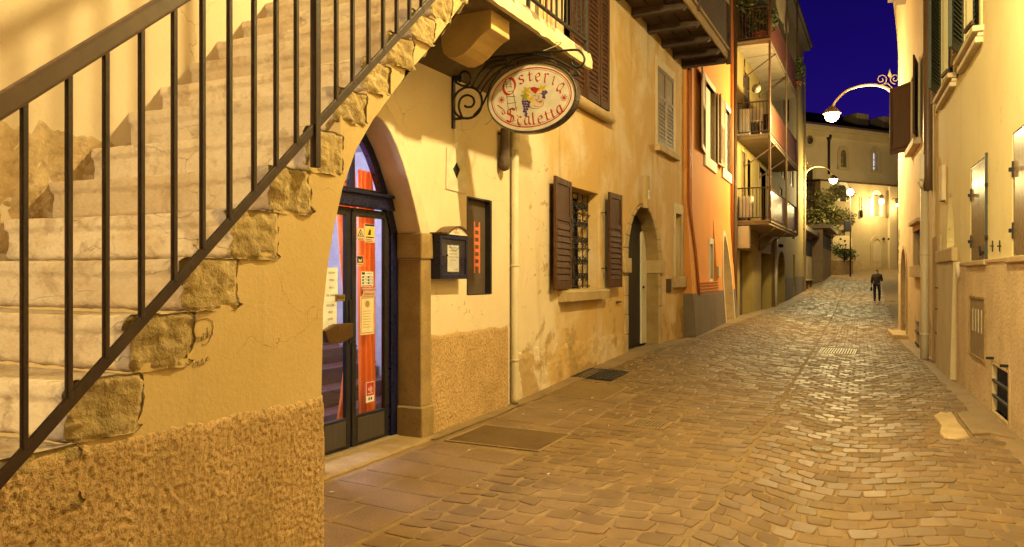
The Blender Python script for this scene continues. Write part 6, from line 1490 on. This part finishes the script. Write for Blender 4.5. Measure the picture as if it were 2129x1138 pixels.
def xr(y):   # right edge of the street
    return min(FE.at(y, 0).x if y < 16 else FF.at(y - 16, 0).x, 1.6) - .18 if y < 23.6 else .35 - (y - 23.6) * .02
sm = MB(); sl = MB()
XC, WF = -.32, .80
def bandx(y): return -1.02 - .03 * max(0, y - 5)
def fan(x): 
    t = (x - XC) / WF
    return .38 * (1 - math.cos(PI * min(1, abs(t)))) / 2
# fan-laid setts in the middle and right
s = .158
Y0, Y1 = 2.6, 60
x_list = lambda y: None
j = 0; y = Y0
while y < Y1:
    sy = .182 if y < 24 else .28
    x0 = bandx(y) + .008; off = (j % 2) * .5 * s
    nx_ = int((1.65 - x0) / s) + 2
    for i in range(nx_):
        a = x0 + i * s - off; b = a + s; g = .007
        if a < x0 - .01: a = x0
        jt = [rs.gauss(0, .012) for _ in range(8)]
        P = [(a + g + jt[0], y + g + fan(a) + jt[1]), (b - g + jt[2], y + g + fan(b) + jt[3]), (b - g + jt[4], y + sy - g + fan(b) + jt[5]), (a + g + jt[6], y + sy - g + fan(a) + jt[7])]
        if b > xr(P[1][1]) or b - a < .05: continue
        stone(sm, P, .0014, .0075, .0012)
    j += 1; y += sy
# straight courses left of the drainage line
y = 2.3; j = 0
while y < Y1:
    sy = (.15 + .06 * rs.random()) * (1 if y < 24 else 1.6); x = (-2.655 - .012 * y if y < 9 else -3.62) + .03 * rs.random()
    while x < bandx(y) - .03:
        w = .13 + .13 * rs.random(); b = min(x + w, bandx(y))
        if b - x > .06:
            jt = [rs.gauss(0, .014) for _ in range(8)]; g = .010
            stone(sm, [(x + g + jt[0], y + g + jt[1]), (b - g + jt[2], y + g + jt[3]), (b - g + jt[4], y + sy - g + jt[5]), (x + g + jt[6], y + sy - g + jt[7])], .0014, .008, .0014)
        x = b
    y += sy; j += 1
# larger slabs along the left wall
y = 2.3; j = 0
while y < 8.9:
    sy = (.30 + .10 * rs.random()) * (1 if y < 14 else .8); x = -3.66 if y < 6.2 else -3.66; xe = -2.66 - .012 * y
    if y < 2.9: x = -2.38
    k = 0
    while x < xe - .05:
        w = .38 + .28 * rs.random(); b = min(x + w, xe)
        if xe - b < .15: b = xe
        g = .006; jt = [rs.gauss(0, .006) for _ in range(4)]
        sk = -.10
        stone(sl, [(x + g, y + g + jt[0] + sk * (x + 3.6)), (b - g, y + g + jt[1] + sk * (b + 3.6)), (b - g, y + sy - g + jt[1] + sk * (b + 3.6)), (x + g, y + sy - g + jt[0] + sk * (x + 3.6))], .001, .003, .0012, .07, .014)
        x = b
    y += sy
obj('cobbled_street', sm, m_setts, kind='structure', recalc=False)
obj('pavement', sl, m_slab, kind='structure', recalc=False)
# smooth strip at the foot of both walls
m = MB(); n = 0
for y in [6.0 + .25 * i for i in range(150)]:
    e = .04 * noise.noise(Vector((y * 2, 0, 0)))
    w = .16 if y < 9 else .2 + .12 * min(1, (y - 9) / 3)
    for x in (-3.98, -3.86 + w * .5, -3.86 + w + e): m.v.append((x, y, G(x, y) + (.004 if x < -3.6 - 0 else -.004) + .004 * noise.noise(Vector((x * 6, y * 6, 0)))))
    n += 1
for i in range(n - 1):
    for q in range(2): a = i * 3 + q; m.f.append((a, a + 1, a + 4, a + 3)); m.m.append(0); m.s.append(True)
b0 = len(m.v); n = 0
for y in [2.0 + .25 * i for i in range(88)]:
    xw = FE.at(y, 0).x if y < 16 else FF.at(y - 16, 0).x
    e = .05 * noise.noise(Vector((y * 2, 7, 0)))
    for x in (xw - .22 + e, xw - .1, xw + .1): m.v.append((x, y, G(x, y) + (.006 if x > xw - .15 else -.004) + .004 * noise.noise(Vector((x * 6, y * 6, 0)))))
    n += 1
for i in range(n - 1):
    for q in range(2): a = b0 + i * 3 + q; m.f.append((a, a + 1, a + 4, a + 3)); m.m.append(0); m.s.append(True)
obj('wall_foot_strip', m, m_apron, kind='structure', recalc=False)
# litter: cigarette ends and bits of paper
lit = [(876, 843), (1052, 848), (1088, 864), (1165, 855), (1265, 888), (1228, 856), (1140, 990), (992, 1015), (975, 940), (690, 1028), (1278, 940), (1150, 806), (1232, 830), (1875, 741), (1888, 739)]
for i, (px, py) in enumerate(lit):
    p = hitG(px, py); a = rs.random() * 3.1; d = Vector((math.cos(a), math.sin(a), 0)) * .018
    m = MB(); q = p + Vector((0, 0, .016)); m.tube([q - d, q + d * .3], .0045, 6, mi=0); m.tube([q + d * .3, q + d], .0045, 6, mi=1)
    obj('cigarette_end', m, [m_paper, m_paper2], label='pale cigarette end dropped on the paving stones', cat='litter', group='cigarette ends scattered on the paving', loc=p)
# ------------------------------------------------------------------ walking man seen from behind
pf = hitG(1823, 626)
def skinned(name, verts, edges, mats, parent, sub=2, root=0):
    me = bpy.data.meshes.new(name); me.from_pydata([tuple(Vector(v[0]) ) for v in verts], edges, [])
    o = bpy.data.objects.new(name, me); COL.objects.link(o)
    o.modifiers.new('skin', 'SKIN'); 
    for i, v in enumerate(verts):
        sv = me.skin_vertices[0].data[i]; sv.radius = (v[1], v[2] if len(v) > 2 else v[1]); sv.use_root = (i == root)
    s_ = o.modifiers.new('sub', 'SUBSURF'); s_.levels = sub; s_.render_levels = sub
    dg = bpy.context.evaluated_depsgraph_get(); m2 = bpy.data.meshes.new_from_object(o.evaluated_get(dg))
    o.modifiers.clear(); o.data = m2; bpy.data.meshes.remove(me)
    m2.materials.clear(); m2.materials.append(mats)
    for p in m2.polygons: p.use_smooth = True
    o.parent = parent; return o
m_skin = plain('skin', (.42, .22, .13), .6); m_jack = surf('dark_jacket', (.085, .055, .045), (.06, .042, .038), 6, rough=.8, bump=.4, bscale=20, bdist=.01); m_trou = surf('dark_trousers', (.03, .022, .03), (.02, .016, .022), 6, rough=.8)
m_hair = plain('dark_hair', (.02, .014, .012), .7)
man = thing('person', 'person in a dark jacket and trousers walking away up the street, seen from behind', 'person', pf)
sc_ = (pf - CAMP).dot(FWD) * 66 / FPX / 1.66
man.scale = (sc_,) * 3; man.rotation_euler = (0, 0, R(3))
V3 = lambda x, y, z: (x, y, z)
# local frame: x right, y forward (away), z up
B = [(V3(0, .01, .95), .11, .085), (V3(0, .02, 1.08), .115, .09), (V3(.0, .08, 1.26), .14, .10), (V3(0, .15, 1.38), .08, .07), (V3(0, .20, 1.45), .052), (V3(.01, .25, 1.53), .075, .085), (V3(.01, .275, 1.61), .07, .08),
     (V3(.09, .0, .88), .085), (V3(.12, .05, .50), .062), (V3(.12, -.02, .12), .042), (V3(.12, -.01, .05), .036), (V3(.13, .13, .035), .03),
     (V3(-.09, .0, .88), .085), (V3(-.10, .0, .48), .062), (V3(-.10, -.10, .12), .042), (V3(-.10, -.10, .05), .036), (V3(-.11, .04, .035), .03),
     (V3(.19, .12, 1.34), .062), (V3(.235, .06, 1.09), .048), (V3(.22, .26, 1.06), .038), (V3(.21, .33, 1.07), .034, .02),
     (V3(-.19, .12, 1.34), .062), (V3(-.225, .04, 1.09), .048), (V3(-.235, .10, .88), .036), (V3(-.24, .125, .81), .034, .02)]
Ed = [(0, 1), (1, 2), (2, 3), (3, 4), (4, 5), (5, 6), (0, 7), (7, 8), (8, 9), (9, 10), (10, 11), (0, 12), (12, 13), (13, 14), (14, 15), (15, 16), (2, 17), (17, 18), (18, 19), (19, 20), (2, 21), (21, 22), (22, 23), (23, 24)]
body = skinned('body', B, Ed, m_skin, man)
trs = [(V3(0, .0, .95), .15, .115)] + [(V3(.09, 0, .87), .10), (V3(.125, .05, .50), .078), (V3(.122, -.02, .14), .062), (V3(.122, -.02, .07), .060), (V3(-.09, 0, .87), .10), (V3(-.105, 0, .48), .078), (V3(-.102, -.10, .14), .062), (V3(-.102, -.105, .07), .060)]
skinned('trousers', trs, [(0, 1), (1, 2), (2, 3), (3, 4), (0, 5), (5, 6), (6, 7), (7, 8)], m_trou, man)
jk = [(V3(0, .01, .80), .175, .135), (V3(0, .02, 1.05), .170, .13), (V3(0, .08, 1.26), .175, .13), (V3(0, .15, 1.39), .10, .085), (V3(0, .18, 1.43), .068, .065),
      (V3(.19, .12, 1.34), .09), (V3(.24, .06, 1.09), .072), (V3(.225, .23, 1.06), .058), (V3(-.19, .12, 1.34), .09), (V3(-.23, .04, 1.09), .072), (V3(-.235, .095, .91), .058)]
skinned('jacket', jk, [(0, 1), (1, 2), (2, 3), (3, 4), (2, 5), (5, 6), (6, 7), (2, 8), (8, 9), (9, 10)], m_jack, man)
hr = [(V3(.01, .245, 1.555), .080, .085), (V3(.01, .27, 1.63), .078, .085)]
skinned('hair', hr, [(0, 1)], m_hair, man)
def lmesh(name, mb, mat):
    me = bpy.data.meshes.new(name); me.from_pydata(mb.v, [], mb.f); me.materials.append(mat); me.polygons.foreach_set('use_smooth', mb.s); o = bpy.data.objects.new(name, me); COL.objects.link(o); o.parent = man; return o
for sx, fx, fy in ((1, .125, .05), (-1, -.105, -.03)):
    m = MB(); m.ball((fx, fy, .05), .06, 10, 6, sc=(.85, 2.1, .8)); lmesh('shoe', m, m_irond)
for sx, hx, hy, hz in ((1, .21, .33, 1.07), (-1, -.24, .125, .81)):
    m = MB(); m.ball((hx, hy, hz - .02), .04, 8, 6, sc=(.6, .9, 1.1))
    for i in range(4): m.tube([(hx - .004 * sx, hy - .03 + .02 * i, hz - .05), (hx - .008 * sx, hy - .03 + .021 * i, hz - .10), (hx - .02 * sx, hy - .028 + .02 * i, hz - .125 + .006 * abs(i - 1))], [.010, .009, .007], 6)
    m.tube([(hx - .01 * sx, hy + .03, hz - .02), (hx - .03 * sx, hy + .055, hz - .05), (hx - .035 * sx, hy + .05, hz - .08)], [.012, .010, .008], 6); lmesh('hand', m, m_skin)
for sx in (-1, 1): m = MB(); m.ball((.01 + sx * .082, .255, 1.55), .024, 8, 6, sc=(.4, .8, 1.2)); lmesh('ear', m, m_skin)
m = MB(); m.ball((.01, .36, 1.545), .02, 8, 6, sc=(.7, 1.2, 1.3)); lmesh('nose', m, m_skin)
bp_ = man.location + Vector((-.26, .13, .58)) * sc_
t = thing('carried_bag', 'small dark bag hanging from the walking person\'s left hand', 'bag', bp_)
m = MB(); m.box((bp_.x - .05, bp_.y - .09, bp_.z - .06), (bp_.x + .05, bp_.y + .11, bp_.z + .13)); obj('bag_body', m, m_irond, t, bevel=.025)
m = MB(); m.tube([(bp_.x, bp_.y - .06, bp_.z + .12), (bp_.x, bp_.y, bp_.z + .23), (bp_.x, bp_.y + .07, bp_.z + .12)], .012, 6); obj('bag_handle', m, m_irond, t)

# ------------------------------------------------------------------ sky, camera, render settings
w = bpy.data.worlds.new('World'); scene.world = w; w.use_nodes = True; nt = w.node_tree; bg = nt.nodes['Background']
sky = nt.nodes.new('ShaderNodeTexSky'); sky.sky_type = 'NISHITA'; sky.sun_disc = False; sky.sun_elevation = R(-4.5); sky.sun_rotation = R(12)
tint = nt.nodes.new('ShaderNodeMix'); tint.data_type = 'RGBA'; tint.blend_type = 'MULTIPLY'; tint.inputs[0].default_value = 1; tint.inputs[7].default_value = (.50, .13, 4.4, 1)
nt.links.new(sky.outputs[0], tint.inputs[6]); nt.links.new(tint.outputs[2], bg.inputs[0]); bg.inputs[1].default_value = .33

cam = bpy.data.cameras.new('camera'); co_ = bpy.data.objects.new('camera', cam); COL.objects.link(co_)
co_.location = CAMP; co_.rotation_euler = (R(90), 0, TH)
cam.sensor_width = 36; cam.lens = FPX / 2129 * 36; cam.shift_y = 6 / 2129; cam.clip_start = .05; cam.clip_end = 2000
scene.camera = co_
scene.view_settings.view_transform = 'Standard'; scene.view_settings.look = 'None'; scene.view_settings.exposure = 0; scene.view_settings.gamma = 1
scene.cycles.use_denoising = True; scene.cycles.sample_clamp_indirect = 6; scene.cycles.max_bounces = 6; scene.cycles.diffuse_bounces = 2; scene.cycles.transparent_max_bounces = 12
